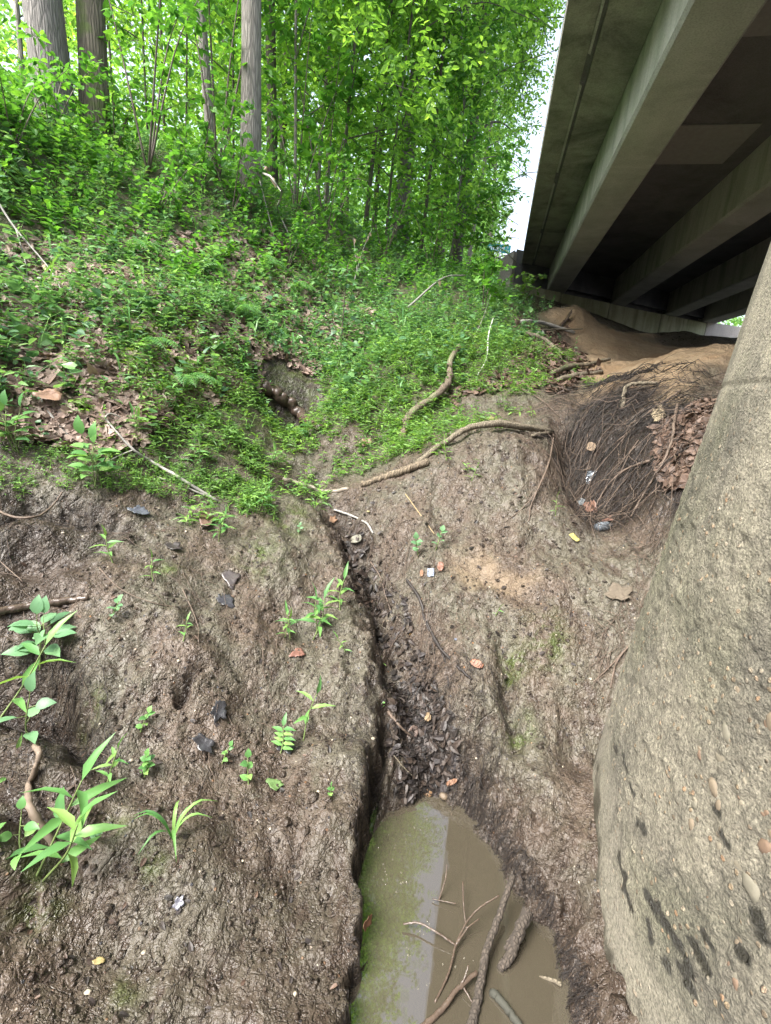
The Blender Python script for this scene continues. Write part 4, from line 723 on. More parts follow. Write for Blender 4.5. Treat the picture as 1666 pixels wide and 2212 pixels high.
S_('fallen_branch', 'thick crooked branch standing up in the grass of the middle mound', [([(866,955,.0),(885,910,.06),(938,876,.08),(968,845,.09),(970,805,.10),(988,776,.13)],.034,.028)], bark_mat('crooked_bark', (.10,.072,.05), (.24,.19,.14), (.16,.16,.09), 1.8), 'branch', gs)
S_('buried_branch', 'grey muddy branch half sunk in silt at the gully mouth', [([(612,1034,.0),(660,1050,.005),(705,1062,.0),(752,1056,.0)],.018,.015)], plain('silted_wood', (.2,.17,.135), .5, var=.3, sc=12, bump=.006), 'branch', gs)
S_('grey_stick', 'forked lichen-grey stick on the left bank', [([(470,1086,.01),(400,1046,.02),(330,1008,.03),(285,982,.04),(228,928,.07)],.011,.006),([(228,928,.07),(240,922,.08),(262,922,.06)],.006,.004),([(290,986,.04),(262,990,.02),(235,1003,.02)],.005,.003),([(465,1082,.008),(410,1058,.005),(340,1030,.0)],.006,.005)], 'wood_grey', 'stick')
S_('dark_stick', 'short dark stick pressed in mud beside the tan leaf', [([(722,1104),(762,1118),(792,1134),(806,1155)],.008,.006)], 'wood_grey', 'stick')
S_('straw', 'thin straw-coloured stalk on the centre of the mud slope', [([(876,1070),(905,1110),(938,1156)],.0035,.003)], plain('straw', (.28,.21,.11), .6), 'stalk')
S_('dangling_root', 'thin bare root hanging down from the end of the pale arching branch', [([(1196,946,.02),(1184,1010,.03),(1160,1068,.03),(1146,1100,.02),(1142,1130,.01)],.007,.003),([(1160,1068,.03),(1130,1100,.01),(1090,1130,.005)],.004,.002)], 'root', 'root')
S_('fallen_branch', 'mottled branch sloping down the leaf-filled gully below the abutment', [([(1112,722,.03),(1160,736,.06),(1195,755,.04),(1226,778,.02)],.035,.02)], 'wood', 'branch', gs)
S_('fallen_branch', 'bleached branch end poking from the dark debris under the abutment', [([(1128,702,.05),(1165,708,.09),(1205,716,.07),(1240,722,.03)],.035,.03)], 'wood_grey', 'branch', gs)
S_('fallen_branch', 'thin dark branch lying over the debris toward the tan mound', [([(1140,726,.06),(1190,722,.08),(1258,718,.06)],.018,.012)], 'wood', 'branch', gs)
S_('dark_stub', 'dark broken stub leaning against the tan earth mound', [([(1205,712,.02),(1222,700,.08),(1232,690,.16)],.03,.02)], 'wood_wet', 'branch')
S_('fallen_branch', 'rough upper log of the pair lying beside the root hollow', [([(1190,812,.02),(1228,800,.04),(1270,797,.05),(1316,784,.05)],.032,.018)], bark_mat('log_bark', (.1,.08,.05), (.22,.18,.12), (.06,.07,.03), 1.5), 'branch', gs)
S_('fallen_branch', 'smooth lower log of the pair lying beside the root hollow', [([(1205,824,.01),(1245,815,.02),(1300,808,.02)],.032,.024)], 'wood', 'branch', gs)
S_('stick', 'slim brown stick left of the pair of logs', [([(1085,812,.02),(1130,812,.02),(1175,818,.02)],.012,.008)], 'root', 'stick')
S_('bent_root', 'pale bent root stump at the top of the root hollow', [([(1346,884,.0),(1346,862,.06),(1362,850,.07),(1418,836,.03)],.018,.012),([(1346,870,.04),(1335,880,.02)],.010,.006)], 'wood', 'root')
S_('long_root', 'long crooked pale root running down beside the pier', [([(1460,893,.06),(1452,930,.06),(1446,975,.07),(1428,1020,.06),(1400,1062,.05),(1380,1092,.03),(1362,1120,.01)],.010,.005),([(1428,1020,.06),(1405,1035,.05),(1380,1050,.03)],.005,.003),([(1446,975,.07),(1462,960,.04)],.006,.004)], 'root', 'root')
S_('long_root', 'slanting brown root across the middle of the root hollow', [([(1470,850,.02),(1400,905,.05),(1350,950,.04),(1300,985,.02)],.007,.004)], 'root', 'root')
S_('long_root', 'stout brown root low in the hollow pointing at the plastic scrap', [([(1400,1010,.04),(1350,1030,.05),(1310,1060,.03),(1280,1110,.02)],.009,.005)], 'root', 'root')
S_('curved_root', 'pale winding root standing out of the bank above the big leafy weed', [([(76,1628,.03),(88,1655,.05),(80,1690,.05),(66,1725,.05),(70,1770,.04),(100,1810,.02),(128,1842,.0)],.009,.011)], plain('pale_root', (.15,.115,.085), .7, var=.4, sc=40, bump=.003), 'root')
S_('buried_log', 'dark buried log edging the dark cavity on the left', [([(-20,1325,.0),(70,1312,.01),(150,1302,.01),(190,1294,.0)],.018,.014)], 'wood_wet', 'log')
S_('looping_root', 'hooped thin root hanging over the dark hollow on the left edge', [([(-20,1105,.03),(30,1130,.03),(85,1132,.04),(120,1108,.05),(135,1075,.03)],.006,.004)], 'root', 'root')
S_('stick', 'bare brown stick on the leafy slope at the far left', [([(90,870,.03),(108,905,.03),(135,940,.03),(150,952,.02)],.010,.008)], 'wood_grey', 'stick')
S_('rotten_log', 'dark rotten log end in the shadowed hole at the gully head', [([(570,846,.05),(610,872,.05),(650,905,.04),(690,930,.02)],.07,.04)], 'wood_wet', 'log')
S_('root', 'dark forking root in the centre of the gully above the pool', [([(872,1245,.01),(905,1300,.02),(925,1360,.02),(955,1410,.015),(1000,1455,.01),(1020,1468,.0)],.010,.006),([(935,1385,.02),(960,1430,.015),(968,1480,.01),(972,1530,.0)],.006,.003),([(912,1330,.02),(935,1400,.01),(940,1450,.0)],.005,.003)], 'root_dark', 'root')
S_('root', 'thin root trailing along the left side of the gully', [([(800,1215),(822,1250),(833,1290),(850,1340)],.004,.002)], 'root', 'root')
S_('root', 'short root across the wet leaf heap above the pool', [([(838,1545,.02),(862,1580,.03),(890,1600,.02)],.008,.004)], 'root', 'root')
S_('twig', 'thin pale twig bent across the leaf heap near the water', [([(850,1640,.02),(880,1675,.02),(915,1698,.01)],.003,.002)], 'wood', 'twig')
S_('rootlet', 'fine wavy rootlet on the bare left mud', [([(215,1230),(260,1275),(330,1305),(400,1315),(430,1300)],.003,.0015)], 'root', 'root')
S_('rootlet', 'straight pale rootlet on the upper left mud', [([(0,1215),(50,1260)],.003,.002)], 'root', 'root')
S_('rootlet', 'crooked rootlet reaching toward the small bank hole', [([(395,1275),(425,1345),(430,1390)],.003,.0015)], 'root', 'root')
S_('rootlet', 'fine root sloping over the lower left mud', [([(385,1790),(420,1740),(455,1660)],.0025,.0012)], 'root_dark', 'root')
S_('twig', 'small bare twig with side shoots above the hoofprint dent', [([(1110,1050),(1140,1080),(1165,1110)],.003,.0015),([(1140,1080),(1150,1060)],.002,.001)], 'root', 'twig')
S_('twig', 'forked brown twig on the upper right of the mud slope', [([(1118,840,.02),(1170,870,.02),(1208,902,.01)],.006,.003)], 'root', 'twig')
S_('long_root', 'brown root along the foot of the pier', [([(1420,1330,.02),(1360,1400,.02),(1330,1440,.02),(1318,1490,.01)],.005,.003),([(1380,1375,.02),(1320,1440,.01),(1275,1480,.0)],.004,.002)], 'root', 'root')
# dead brush with withered leaves
def brush(label, lines, nl, name='dead_brush'):
    root = empty(name, tuple(at(*lines[0][0][0][:2]))); tag(root, label, 'dead branch'); o_ = np.array(root.location); mb, lb = MB(), MB()
    for pts, ra, rb in lines:
        Q = gline(pts, 14, .1)-o_; tube(mb, Q, np.linspace(ra, rb, 14), 5)
        k = RNG.integers(3, 14, nl); leaves(lb, Q[k], RNG.normal(size=(nl, 3))*.4+[0, 0, -1.], RNG.normal(size=(nl, 3)), RNG.uniform(.07, .12, nl), .045, T_LANCE)
    mb.build('twigs', M['wood_grey'], root); lb.build('withered_leaves', leaf_mat('withered_leaf', [(.3,.2,.14),(.5,.38,.28),(.38,.24,.16)], .15), root, False)
brush('bleached dead branch slanting below the thick grey trunk', [([(525,385,.5),(560,430,.35),(600,490,.2),(640,560,.1)],.016,.006),([(540,420,.35),(590,430,.5)],.008,.004),([(560,440,.3),(575,500,.3),(600,560,.1)],.008,.004)], 4)
brush('withered twig with pale curled leaves beside the leaf drift', [([(760,640,.1),(780,590,.3),(800,560,.45)],.008,.004),([(770,620,.2),(760,570,.4)],.006,.003)], 7)
brush('brittle dead twigs sprawling on the leafy slope at the left edge', [([(0,480,.15),(40,540,.15),(110,610,.1),(140,650,.03)],.010,.004),([(40,540,.15),(60,600,.05),(50,640,.02)],.007,.003),([(0,560,.1),(60,620,.05)],.006,.003)], 2)
brush('bare arching twig in front of the wing wall shrubs', [([(1020,740,.0),(1045,700,.15),(1060,660,.3)],.008,.004),([(880,700,.2),(950,660,.35),(1000,640,.3)],.014,.008)], 1)
S_('white_stem', 'thin white crooked stem drooping on the right of the grassy mound', [([(1062,715,.15),(1052,750,.12),(1050,785,.06),(1032,812,.01)],.008,.006)], plain('white_bark', (.5,.5,.47), .6), 'stem')
# sticks in the pool
def pool_pt(px, py, dz=0.): d = ray(px, py); return d*((WZ+dz)/d[2])
def pstick(name, label, lines, m, cat='branch', rough=.1):
    mb = MB()
    for pts, ra, rb in lines:
        n = max(10, len(pts)*7); Q = bez([pool_pt(*p) for p in pts], n); Q[:, :2] += RNG.normal(size=(n, 2))*ra*.12; tube(mb, Q, np.linspace(ra, rb, n), 10, rough=.03, flute=.07)
    return tag(mb.build(name, M[m] if isinstance(m, str) else m, None, True, loc=pool_pt(*lines[0][0][0])), label, cat, 'wet wood in the pool')
M['slick'] = bark_mat('slick_bark', (.035, .027, .021), (.10, .08, .062), sc=2.5)
pstick('wet_branch', 'long slick brown branch rising out of the pool onto its right side', [([(1108,1890,.12),(1080,1975,.07),(1050,2060,.04),(1036,2140,.015),(1012,2240,.0)],.010,.013),([(1045,2070,.03),(1058,2030,.06)],.006,.003)], 'slick')
pstick('wet_log', 'short fat broken log with splintered end beside the long slick branch', [([(1142,1965,.07),(1105,2055,.03),(1082,2092,.0)],.019,.012),([(1120,2010,.05),(1090,2050,.02)],.012,.005)], 'slick')
pstick('wet_twig', 'bare black twig forking over the middle of the pool', [([(872,1996,.02),(905,1994,.03),(945,2015,.03),(985,2042,.02)],.0032,.003),([(1078,1935,.08),(1040,1958,.06),(1010,1990,.04),(985,2042,.02),(970,2100,.01),(940,2165,.0)],.0028,.0035),([(985,2042,.02),(1010,2005,.04),(1035,1985,.05)],.003,.002)], 'wood_wet')
pstick('wet_twig', 'branched brown stick sloping down through the lower middle of the pool', [([(1030,2100,.03),(985,2140,.02),(955,2180,.01),(905,2225,.0)],.006,.008),([(965,2170,.01),(1000,2120,.03),(1012,2085,.05)],.004,.002),([(1000,2130,.02),(1020,2165,.01)],.003,.002)], 'wood_wet')
pstick('wet_twig', 'thin stalks poking up near the top of the pool', [([(948,1945,.0),(962,1900,.05),(966,1868,.08)],.0025,.0015),([(935,1942,.01),(985,1952,.02)],.002,.0015),([(1000,1905,.05),(1002,1960,.03),(1008,2010,.01)],.0025,.0015)], 'wood_wet')
pstick('sunken_stick', 'dark greenish stick half sunk at the bottom edge of the pool', [([(1064,2142,.005),(1085,2165,.008),(1130,2225,.004)],.011,.010)], plain('algae_wood', (.03,.03,.022), .8, var=.4), 'stick')
pstick('pool_stick', 'pale stick tip emerging at the right side of the pool', [([(1165,2110,-.004),(1190,2116,.004),(1212,2126,.008)],.004,.006)], 'wood', 'stick')
# foam bubbles on the water
bm_ = MB()
for k in range(46):
    px, py = [(845,1840),(815,1835),(832,1885),(870,1910),(925,1990),(870,2040),(1000,2090),(925,2135),(885,1800),(905,1790)][k % 10]; px += RNG.normal()*14; py += RNG.normal()*22
    p = pool_pt(px, py); s = RNG.uniform(.0015, .004); a = np.linspace(0, 2*np.pi, 10, endpoint=False); V = [p+s*np.array([math.cos(t)*cr, math.sin(t)*cr, hz]) for cr, hz in ((1, 0), (.8, .5), (.35, .85)) for t in a]; V.append(p+[0, 0, s*.9]); j = np.arange(10); j2 = (j+1) % 10
    if poly_sd(np.array([p[0]]), np.array([p[1]]), POOL)[0] > -.01: continue
    bm_.add(np.array(V), [np.concatenate([np.stack([j+o, j2+o, j2+o+10, j+o+10], -1) for o in (0, 10)]), np.stack([20+j, 20+j2, np.full(10, 30)], -1)])
m, nt, b, o = mat('bubble_film'); b.inputs['Base Color'].default_value = (.8, .8, .8, 1); b.inputs['Alpha'].default_value = .3; b.inputs['Base Color'].default_value = (.3, .28, .22, 1); b.inputs['Roughness'].default_value = .02
tag(bm_.build('water_bubbles', m), kind='stuff')
# ------------------------------------------------------------------ ferns
def fern(label, px, py, n, L, aim=None):
    p0 = at(px, py); root = empty('fern', tuple(p0)); tag(root, label, 'fern', 'ferns on the bank'); sm, fm = MB(), MB()
    for i in range(n):
        a = (aim if aim is not None else 0)+(i-(n-1)/2)*(.5 if aim is not None else 6.28/n)+RNG.normal()*.15; d = np.array([math.cos(a), math.sin(a), 0]); l = L*RNG.uniform(.8, 1.1)
        Q = bez(np.array([[0, 0, 0], d*l*.3+[0, 0, l*.38], d*l*.7+[0, 0, l*.42], d*l+[0, 0, l*.18]]), 22); tube(sm, Q, np.linspace(.002, .001, 22), 4, caps=False)
        T = nrm(np.gradient(Q, axis=0)); S = nrm(np.cross(T, [0, 0, 1.])); t = np.linspace(0, 1, 22); ln = l*.21*np.sin(np.clip(t*1.05, 0, 1)*np.pi)**.7+.006
        for sd in (1, -1): k = slice(3, 22); leaves(fm, Q[k], S[k]*sd+T[k]*.35+[0, 0, -.12], np.cross(T[k], S[k])*-1+[0, 0, .4], ln[k], l*.036, T_LANCE)
    sm.build('stalks', M['stem'], root); fm.build('fronds', M['fern'], root, False)
for a in [('pale green fern arching right over the left slope grass',395,845,5,.34,-.2),('yellow green fern high on the left slope',420,600,4,.4,1.3),('dark fern just below the yellow green one',445,660,4,.36,1.6),('feathery fern left of the dark gully hole',505,690,5,.34,.3),
          ('fern above the dark gully hole',590,700,5,.34,.8),('small fern right of the dark gully hole',695,900,4,.26,1.2),('fern beside the leaf drift',560,590,5,.4,.4),('fern in the mid slope weeds',300,770,4,.3,.1),('fern hanging in front of the leaf drift',640,640,5,.34,-.6),('fern between the wood and the grassy mound',800,700,5,.34,.2),('fern near the debris under the abutment',1060,740,4,.34,.9),('fern in the weeds at the head of the left slope',270,560,4,.4,.3)]: fern(*a)
# ------------------------------------------------------------------ seedlings on the mud, one by one
def seedling(label, px, py, kind, s, lean=(0, 0), nl=None, dull=False, stems=1, name=None):
    p0 = at(px, py); nm = name or dict(lance='grass_seedling', oval='broadleaf_seedling', tiny='tiny_seedling', grass='grass_tuft', pin='pinnate_seedling')[kind]
    s *= 1.2; root = empty(nm, tuple(p0)); tag(root, label, 'plant', 'seedlings on the mud bank'); sm, lm = MB(), MB(); m = 'seedling_dull' if dull else 'seedling'
    for q in range(stems):
        off = RNG.normal(size=3)*[.012, .012, 0]*(stems > 1); le = np.array([lean[0]+RNG.normal()*.25, lean[1]+RNG.normal()*.2, 1.]); off[2] = 0; h = s*RNG.uniform(.8, 1.1)
        if kind == 'grass':
            for i in range(nl or 7):
                a = RNG.random()*6.28; l = s*RNG.uniform(.6, 1.1); d = np.array([math.cos(a), math.sin(a), 0]); Q = bez(np.array([[0, 0, 0], d*l*.2+[0, 0, l*.5], d*l*.55+[0, 0, l*.7], d*l*.95+[0, 0, l*.45]])+le*[.4*s, .4*s, 0], 8)
                S = np.cross(d, [0, 0, 1.])*s*.035; wv = np.sin(np.linspace(.4, 3.1, 8))[:, None]; V = np.vstack([Q-S*wv, Q+[0, 0, -s*.008], Q+S*wv]); j = np.arange(7); lm.add(V, np.vstack([np.stack([j, j+1, j+9, j+8], -1), np.stack([j+8, j+9, j+17, j+16], -1)]))
            continue
        Q = bez(np.array([off+[0, 0, -.01], off+le*h*.5+RNG.normal(size=3)*h*.05, off+le*h]), 12); tube(sm, Q, np.linspace(.0022, .0012, 12)*(1+s*3), 6)
        k = nl or 8; t = np.linspace(.3, 1, k); C_ = np.stack([np.interp(t, np.linspace(0, 1, 12), Q[:, i]) for i in range(3)], -1); a = np.arange(k)*(2.4 if kind != 'pin' else math.pi)+RNG.random()*6.28
        LD = np.stack([np.cos(a), np.sin(a), np.full(k, .3)], -1); LD[-1] = le+[.1, .1, .2]
        if kind == 'lance': leaves(lm, C_, LD, np.tile([0, 0, 1.], (k, 1))+RNG.normal(size=(k, 3))*.25, s*.62*RNG.uniform(.75, 1.1, k), s*.13, T_LANCE)
        elif kind == 'pin': leaves(lm, C_, LD, np.tile([0, -.3, 1.], (k, 1)), s*.5*RNG.uniform(.8, 1.1, k), s*.2, T_LANCE)
        elif kind == 'oval':
            for c_, l_ in zip(C_, LD): tube(sm, np.array([c_, c_+l_*s*.16]), .0012, 4, caps=False)
            leaves(lm, C_+LD*s*.14, LD-[0, 0, .15], np.tile([0, -.25, 1.], (k, 1))+RNG.normal(size=(k, 3))*.2, s*.5*RNG.uniform(.6, 1.1, k), s*.24, (smooth_leaf()))
        else: leaves(lm, C_, LD, np.tile([0, -.3, 1.], (k, 1))+RNG.normal(size=(k, 3))*.2, s*.42*RNG.uniform(.8, 1.1, k), s*.3, smooth_leaf())
    if kind == 'grass': tube(sm, np.array([[0, 0, -.01], [0, 0, s*.25]]), .0015, 5)
    sm.build('stem', M['stem'], root); lm.build('leaves', M[m], root, True)
def smooth_leaf():
    u = np.array([0, .12, .32, .55, .78, 1]); w = np.array([0, .3, .5, .46, .27, 0]); z = .1*np.sin(u*2.6)-.12*u**2; V = [[0, 0, 0]]
    for a, b2, c_ in zip(u[1:-1], w[1:-1], z[1:-1]): V += [[a, b2, c_+.05], [a, 0, c_], [a, -b2, c_+.05]]
    V.append([1, 0, z[-1]]); Fq = [[0, 2, 1, 1], [0, 3, 2, 2]]
    for i in range(3): o_ = 1+i*3; Fq += [[o_, o_+1, o_+4, o_+3], [o_+1, o_+2, o_+5, o_+4]]
    Fq += [[10, 11, 13, 13], [11, 12, 13, 13]]; return np.array(V), np.array(Fq)
for a in [('large grey-green weed with oval leaves over the left cavity',95,1440,'oval',.17,(0,.1),10,True,2),('small weed with three oval leaves below the large grey-green weed',60,1600,'oval',.14,(.35,.35),5,True,1),
          ('long-leaved stalk reaching in at the left edge',-10,1560,'lance',.2,(.2,.4),6,False,1),('big bright plant with long pointed leaves beside the winding root',88,1890,'lance',.19,(.2,.35),8,False,2),
          ('small upright plant with paired leaves near the winding root',228,1700,'lance',.085,(0,.2),8,False,1),('round leafy sprout on bare mud right of the paired-leaf plant',310,1680,'tiny',.06,(0,.1),11,False,1),
          ('spiky grass tuft on the lower left mud',375,1830,'grass',.13,(-.1,.1),8,False,1),('tiny clover-like sprout below the winding root plants',205,1815,'tiny',.045,(.2,0),6,True,1),
          ('leafy shoot at the lower left, low under the big bright plant',50,1860,'oval',.09,(0,.2),5,False,1),('yellow-edged leaf shoot at the left edge under the long-leaved stalk',8,1700,'lance',.09,(.1,.3),4,False,1),
          ('lobed green sprout at the extreme left edge',5,1830,'tiny',.07,(.0,.2),5,False,1),('tall clump of long-leaved grass seedlings in mid mud',690,1375,'lance',.15,(.15,.25),9,False,2),('low left shoots of the mid mud grass clump',625,1375,'lance',.09,(-.1,.1),7,False,2),
          ('single upright shoot behind the mid mud grass clump',735,1320,'lance',.14,(.1,.3),8,False,1),('feathery sprout on the lower middle mud',605,1630,'pin',.085,(0,.3),10,False,1),('pale drooping sprout below the feathery one',538,1700,'tiny',.07,(0,.5),5,False,1),
          ('thin stalk sprout with leaves at its top near the slit',655,1600,'lance',.13,(.05,.7),5,False,1),('tiny leaning sprout between feathery and round ones',478,1650,'tiny',.05,(.3,.3),5,False,1),('five-leaved sprout near the bank hole',300,1585,'tiny',.06,(0,.3),6,False,1),
          ('narrow-leaved sprout on the upper left mud',245,1215,'lance',.11,(0,.2),7,False,1),('bright narrow sprout right of the narrow-leaved one',332,1260,'lance',.08,(.1,.2),6,False,1),('pale four-leaved sprout beside the fine rootlet',235,1335,'tiny',.07,(.2,.3),6,True,1),
          ('leafy sprout by the curled brown leaf',480,1170,'lance',.13,(.1,.1),8,False,2),('short grass sprout below the forked grey stick',560,1105,'lance',.12,(0,.2),8,False,2),('dark green three-leaved sprout left of the straw stalk foot',905,1200,'tiny',.09,(-.1,.2),6,True,1),
          ('dark green three-leaved sprout just below the straw stalk',940,1190,'tiny',.09,(.1,.3),6,True,1),('tiny toothed sprout under the mid mud clump',748,1410,'lance',.06,(0,.1),6,False,1),('tiny round-leaved sprout at the slit head',825,1530,'tiny',.035,(0,.2),5,False,1),
          ('tiny blade sprout above the slit',830,1450,'lance',.045,(.1,.1),4,False,1),('sprout on the mud left of the plastic scrap hollow',1200,1115,'lance',.08,(.1,.2),4,False,1),('small bent sprout near the central cavity',395,1385,'lance',.06,(.1,.1),6,False,1),
          ('tiny sprout on the bank close to the pool',715,1725,'tiny',.04,(.1,.2),5,False,1),('pair of bright blades in the centre right mud',1070,1330,'lance',.045,(.0,.1),3,False,1),('broad-leaved weed clump above the hooped root',215,1050,'oval',.2,(.0,.15),9,False,3),
          ('lobed weed at the left edge above the broad-leaved clump',40,975,'oval',.16,(.0,.15),7,False,3),('leafy weed beside the forked grey stick',300,940,'lance',.12,(.0,.1),8,False,3),('bright weed on the mud below the fern',430,1010,'lance',.14,(.0,.1),8,False,3),
          ('low weed where the grass meets the gully mouth',600,1010,'lance',.12,(.0,.1),8,False,3),('sprout by the half sunk branch',655,1040,'lance',.07,(.0,.1),6,False,1),('small sprouts by the button-sized shell',645,1155,'tiny',.05,(.0,.1),5,True,1),('weed at the foot of the crooked branch',860,880,'lance',.13,(.0,.1),8,False,3)]:
    seedling(*a)
# ------------------------------------------------------------------ single fallen leaves, bark, stones and rubbish
def gnormal(p, e=.03):
    x, y = p[0], p[1]; return nrm(np.array([-(gz2(x+e, y)-gz2(x-e, y)), -(gz2(x, y+e)-gz2(x, y-e)), 2*e]))
def fleaf(label, px, py, size, col, shape='lobe', curl=.3, lift=.01, wr=.7, ang=None, rough=.5, name='fallen_leaf', aim=None):
    curl = min(curl, .5)*(1 if shape == 'lobe' else .8); wr = wr if shape == 'lobe' else min(wr, .52); lift = min(lift, .02) if size < .14 else lift; p = at(px, py); n = gnormal(p); a = RNG.random()*6.28 if ang is None else ang; d = np.array([math.cos(a), math.sin(a), 0]); d = nrm(d-n*(d@n)); s = np.cross(n, d)
    k = 28; th = np.linspace(-np.pi, np.pi, k, endpoint=False); sd_ = int(RNG.integers(1e6)); r_ = np.random.default_rng(sd_)
    R0 = (.42+.07*np.cos(int(r_.integers(3,6))*th+r_.random())*(1+.5*np.cos(th))+.045*r_.normal(size=k)) if shape == 'lobe' else (.48+.02*r_.normal(size=k))*(1-.1*np.cos(th)**8)
    V = [[0, 0, 0]]
    for f in (.35, .7, 1.): 
        for t, rr0 in zip(th, R0): u, v = rr0*f*math.cos(t), rr0*f*math.sin(t)*wr; V.append([u, v, curl*(v*v*1.6+u*u*.5)+.03*math.sin(9*u+3*v)*f+.015*r_.normal()*f])
    V = np.array(V)*size; W_ = p+n*lift+V[:, 0:1]*d+V[:, 1:2]*s+V[:, 2:3]*n; j = np.arange(k); j2 = (j+1) % k
    mb = MB(); mb.add(W_, [np.stack([np.zeros(k, int), 1+j, 1+j2], -1), np.concatenate([np.stack([1+o*k+j, 1+(o+1)*k+j, 1+(o+1)*k+j2, 1+o*k+j2], -1) for o in (0, 1)])])
    col = tuple(c*.62 for c in col); mm = plain('leaf_'+name, col, rough, var=.35, sc=60, bump=.002); o = mb.build(name, mm, None, True, loc=p); 
    md = o.modifiers.new('thickness', 'SOLIDIFY'); md.thickness = .0012; return tag(o, label, {'fallen_leaf': 'leaf', 'bark_slab': 'bark', 'stone': 'stone'}.get(name, 'leaf'))
for a in [('orange-tan crumpled leaf above the mud slope centre',718,1125,.085,(.30,.18,.11),'lobe',.9,.012),('small bright orange leaf low on the right of the gully',1032,1436,.075,(.30,.13,.075),'oval',1.0,.012),('large grey-green oval leaf lying at the gully top',772,1165,.105,(.24,.23,.18),'oval',.3,.012,.55),
          ('big tan dry leaf caught on the bare stick at the far left',105,868,.16,(.36,.22,.15),'lobe',.6,.05),('dark blue-grey wet leaf below the broad-leaved weeds',298,1110,.11,(.12,.13,.16),'lobe',.7,.015,.8,None,.25),('long curled brown leaf beside the leafy sprout',445,1128,.17,(.17,.10,.075),'oval',1.4,.02,.45),
          ('dark flattened wet leaf on the left mud, upper of the torn pair',498,1250,.13,(.10,.085,.085),'lobe',.1,.008,.7,None,.25),('dark flattened wet leaf on the left mud, lower of the torn pair',488,1300,.12,(.07,.07,.08),'lobe',.1,.008,.7,None,.22),('crumpled dark leaf left of the torn wet pair',375,1185,.10,(.06,.05,.05),'lobe',1.2,.012,.7,None,.3),
          ('dull pink wet leaf under the mid mud grass clump',643,1412,.09,(.26,.13,.10),'lobe',.2,.006),('small reddish leaf standing by the white crumpled scrap',952,1228,.07,(.24,.11,.07),'oval',1.,.02,.6),('orange leaf sliver left of the white crumpled scrap',914,1240,.05,(.26,.14,.08),'oval',.8,.012,.5),
          ('yellow leaf at the lower edge of the root hollow',1240,1163,.075,(.42,.36,.12),'oval',.3,.01,.5),('brown torn leaf at the bottom of the root hollow',1282,1098,.15,(.25,.14,.10),'lobe',.6,.02,.6),('round reddish brown leaf by the clear bottle',1314,1131,.08,(.22,.12,.09),'lobe',.5,.02,1.),
          ('grey-blue dead leaf left of the brown torn leaf',1262,1088,.09,(.22,.24,.25),'lobe',.8,.02),('tan leaf in the wet heap above the pool',930,1555,.055,(.3,.21,.12),'lobe',.9,.02),('large mottled brown leaf on the wet heap',888,1588,.095,(.17,.12,.10),'oval',.5,.02,.6),
          ('fallen green lobed leaf on the lower left mud',592,1697,.075,(.14,.24,.08),'lobe',.2,.008),('dark brown crumpled leaf cluster at the gully left edge',780,1245,.10,(.055,.04,.035),'lobe',1.3,.02,.8,None,.3),('black torn leaf beside the bank hole',470,1540,.10,(.045,.045,.05),'lobe',.5,.012,.7,None,.25),
          ('second black torn leaf right of the bank hole',440,1610,.10,(.05,.05,.055),'lobe',.6,.012,.6,None,.25),('yellow-green lichen-spotted leaf on the upper mud',1062,908,.12,(.27,.26,.10),'lobe',.3,.01),('pinkish leaf right of the crooked branch foot',790,958,.12,(.3,.17,.12),'lobe',.4,.015),
          ('dark wet leaf flat under the feathery sprout',620,1615,.09,(.06,.06,.07),'lobe',.1,.006,.7,None,.2),('small grey leaf near the left pool bank',388,1950,.04,(.12,.12,.15),'lobe',.4,.006,.8,None,.3),('tiny pale yellow oval leaf low on the left mud',213,2078,.035,(.4,.32,.14),'oval',.2,.005,.5),
          ('green willow-shaped leaf floating at the pool edge',1022,1850,.07,(.12,.17,.06),'oval',.1,.1,.2),('brown leaf strip hanging at the head of the pool',982,1690,.07,(.28,.15,.09),'oval',.8,.02,.3),('rust leaf on the left wall of the pool',783,1985,.05,(.14,.06,.03),'lobe',.8,.03)]: fleaf(*a)
fleaf('pale flat slab of bark standing in the root hollow', 1424, 905, .26, (.42,.34,.22), 'lobe', .1, .04, .32, 1.0, .7, 'bark_slab')
fleaf('short brown piece of bark in the root hollow', 1282, 967, .13, (.3,.22,.15), 'oval', .4, .03, .5, 1.4, .7, 'bark_slab')
fleaf('slab of dry tan clay curling off the mud by the pier', 1335, 1285, .15, (.16,.13,.095), 'lobe', .35, .015, .7, .3, .9, 'clay_flake')
def stone(label, px, py, s, col, name='stone', sq=(1, .75, .6)):
    p = at(px, py); mb = MB(); th, ph_ = np.meshgrid(np.linspace(0, np.pi, 10), np.linspace(0, 2*np.pi, 14, endpoint=False), indexing='ij'); r_ = 1+.10*np.sin(3*ph_+RNG.random()*6)*np.sin(th)+.06*RNG.normal(size=th.shape)*np.sin(th)
    V = np.stack([np.sin(th)*np.cos(ph_)*r_*sq[0], np.sin(th)*np.sin(ph_)*r_*sq[1], np.cos(th)*sq[2]*r_], -1).reshape(-1, 3)*s+p+[0, 0, s*.25]; ii = np.arange(140).reshape(10, 14); jj = np.roll(ii, -1, 1)
    mb.add(V, np.stack([ii[:-1], ii[1:], jj[1:], jj[:-1]], -1).reshape(-1, 4)); return tag(mb.build(name, plain('stone_'+name, tuple(c*.7 for c in col), .6, var=.35, sc=50, bump=.003), None, True, loc=p), label, 'stone')
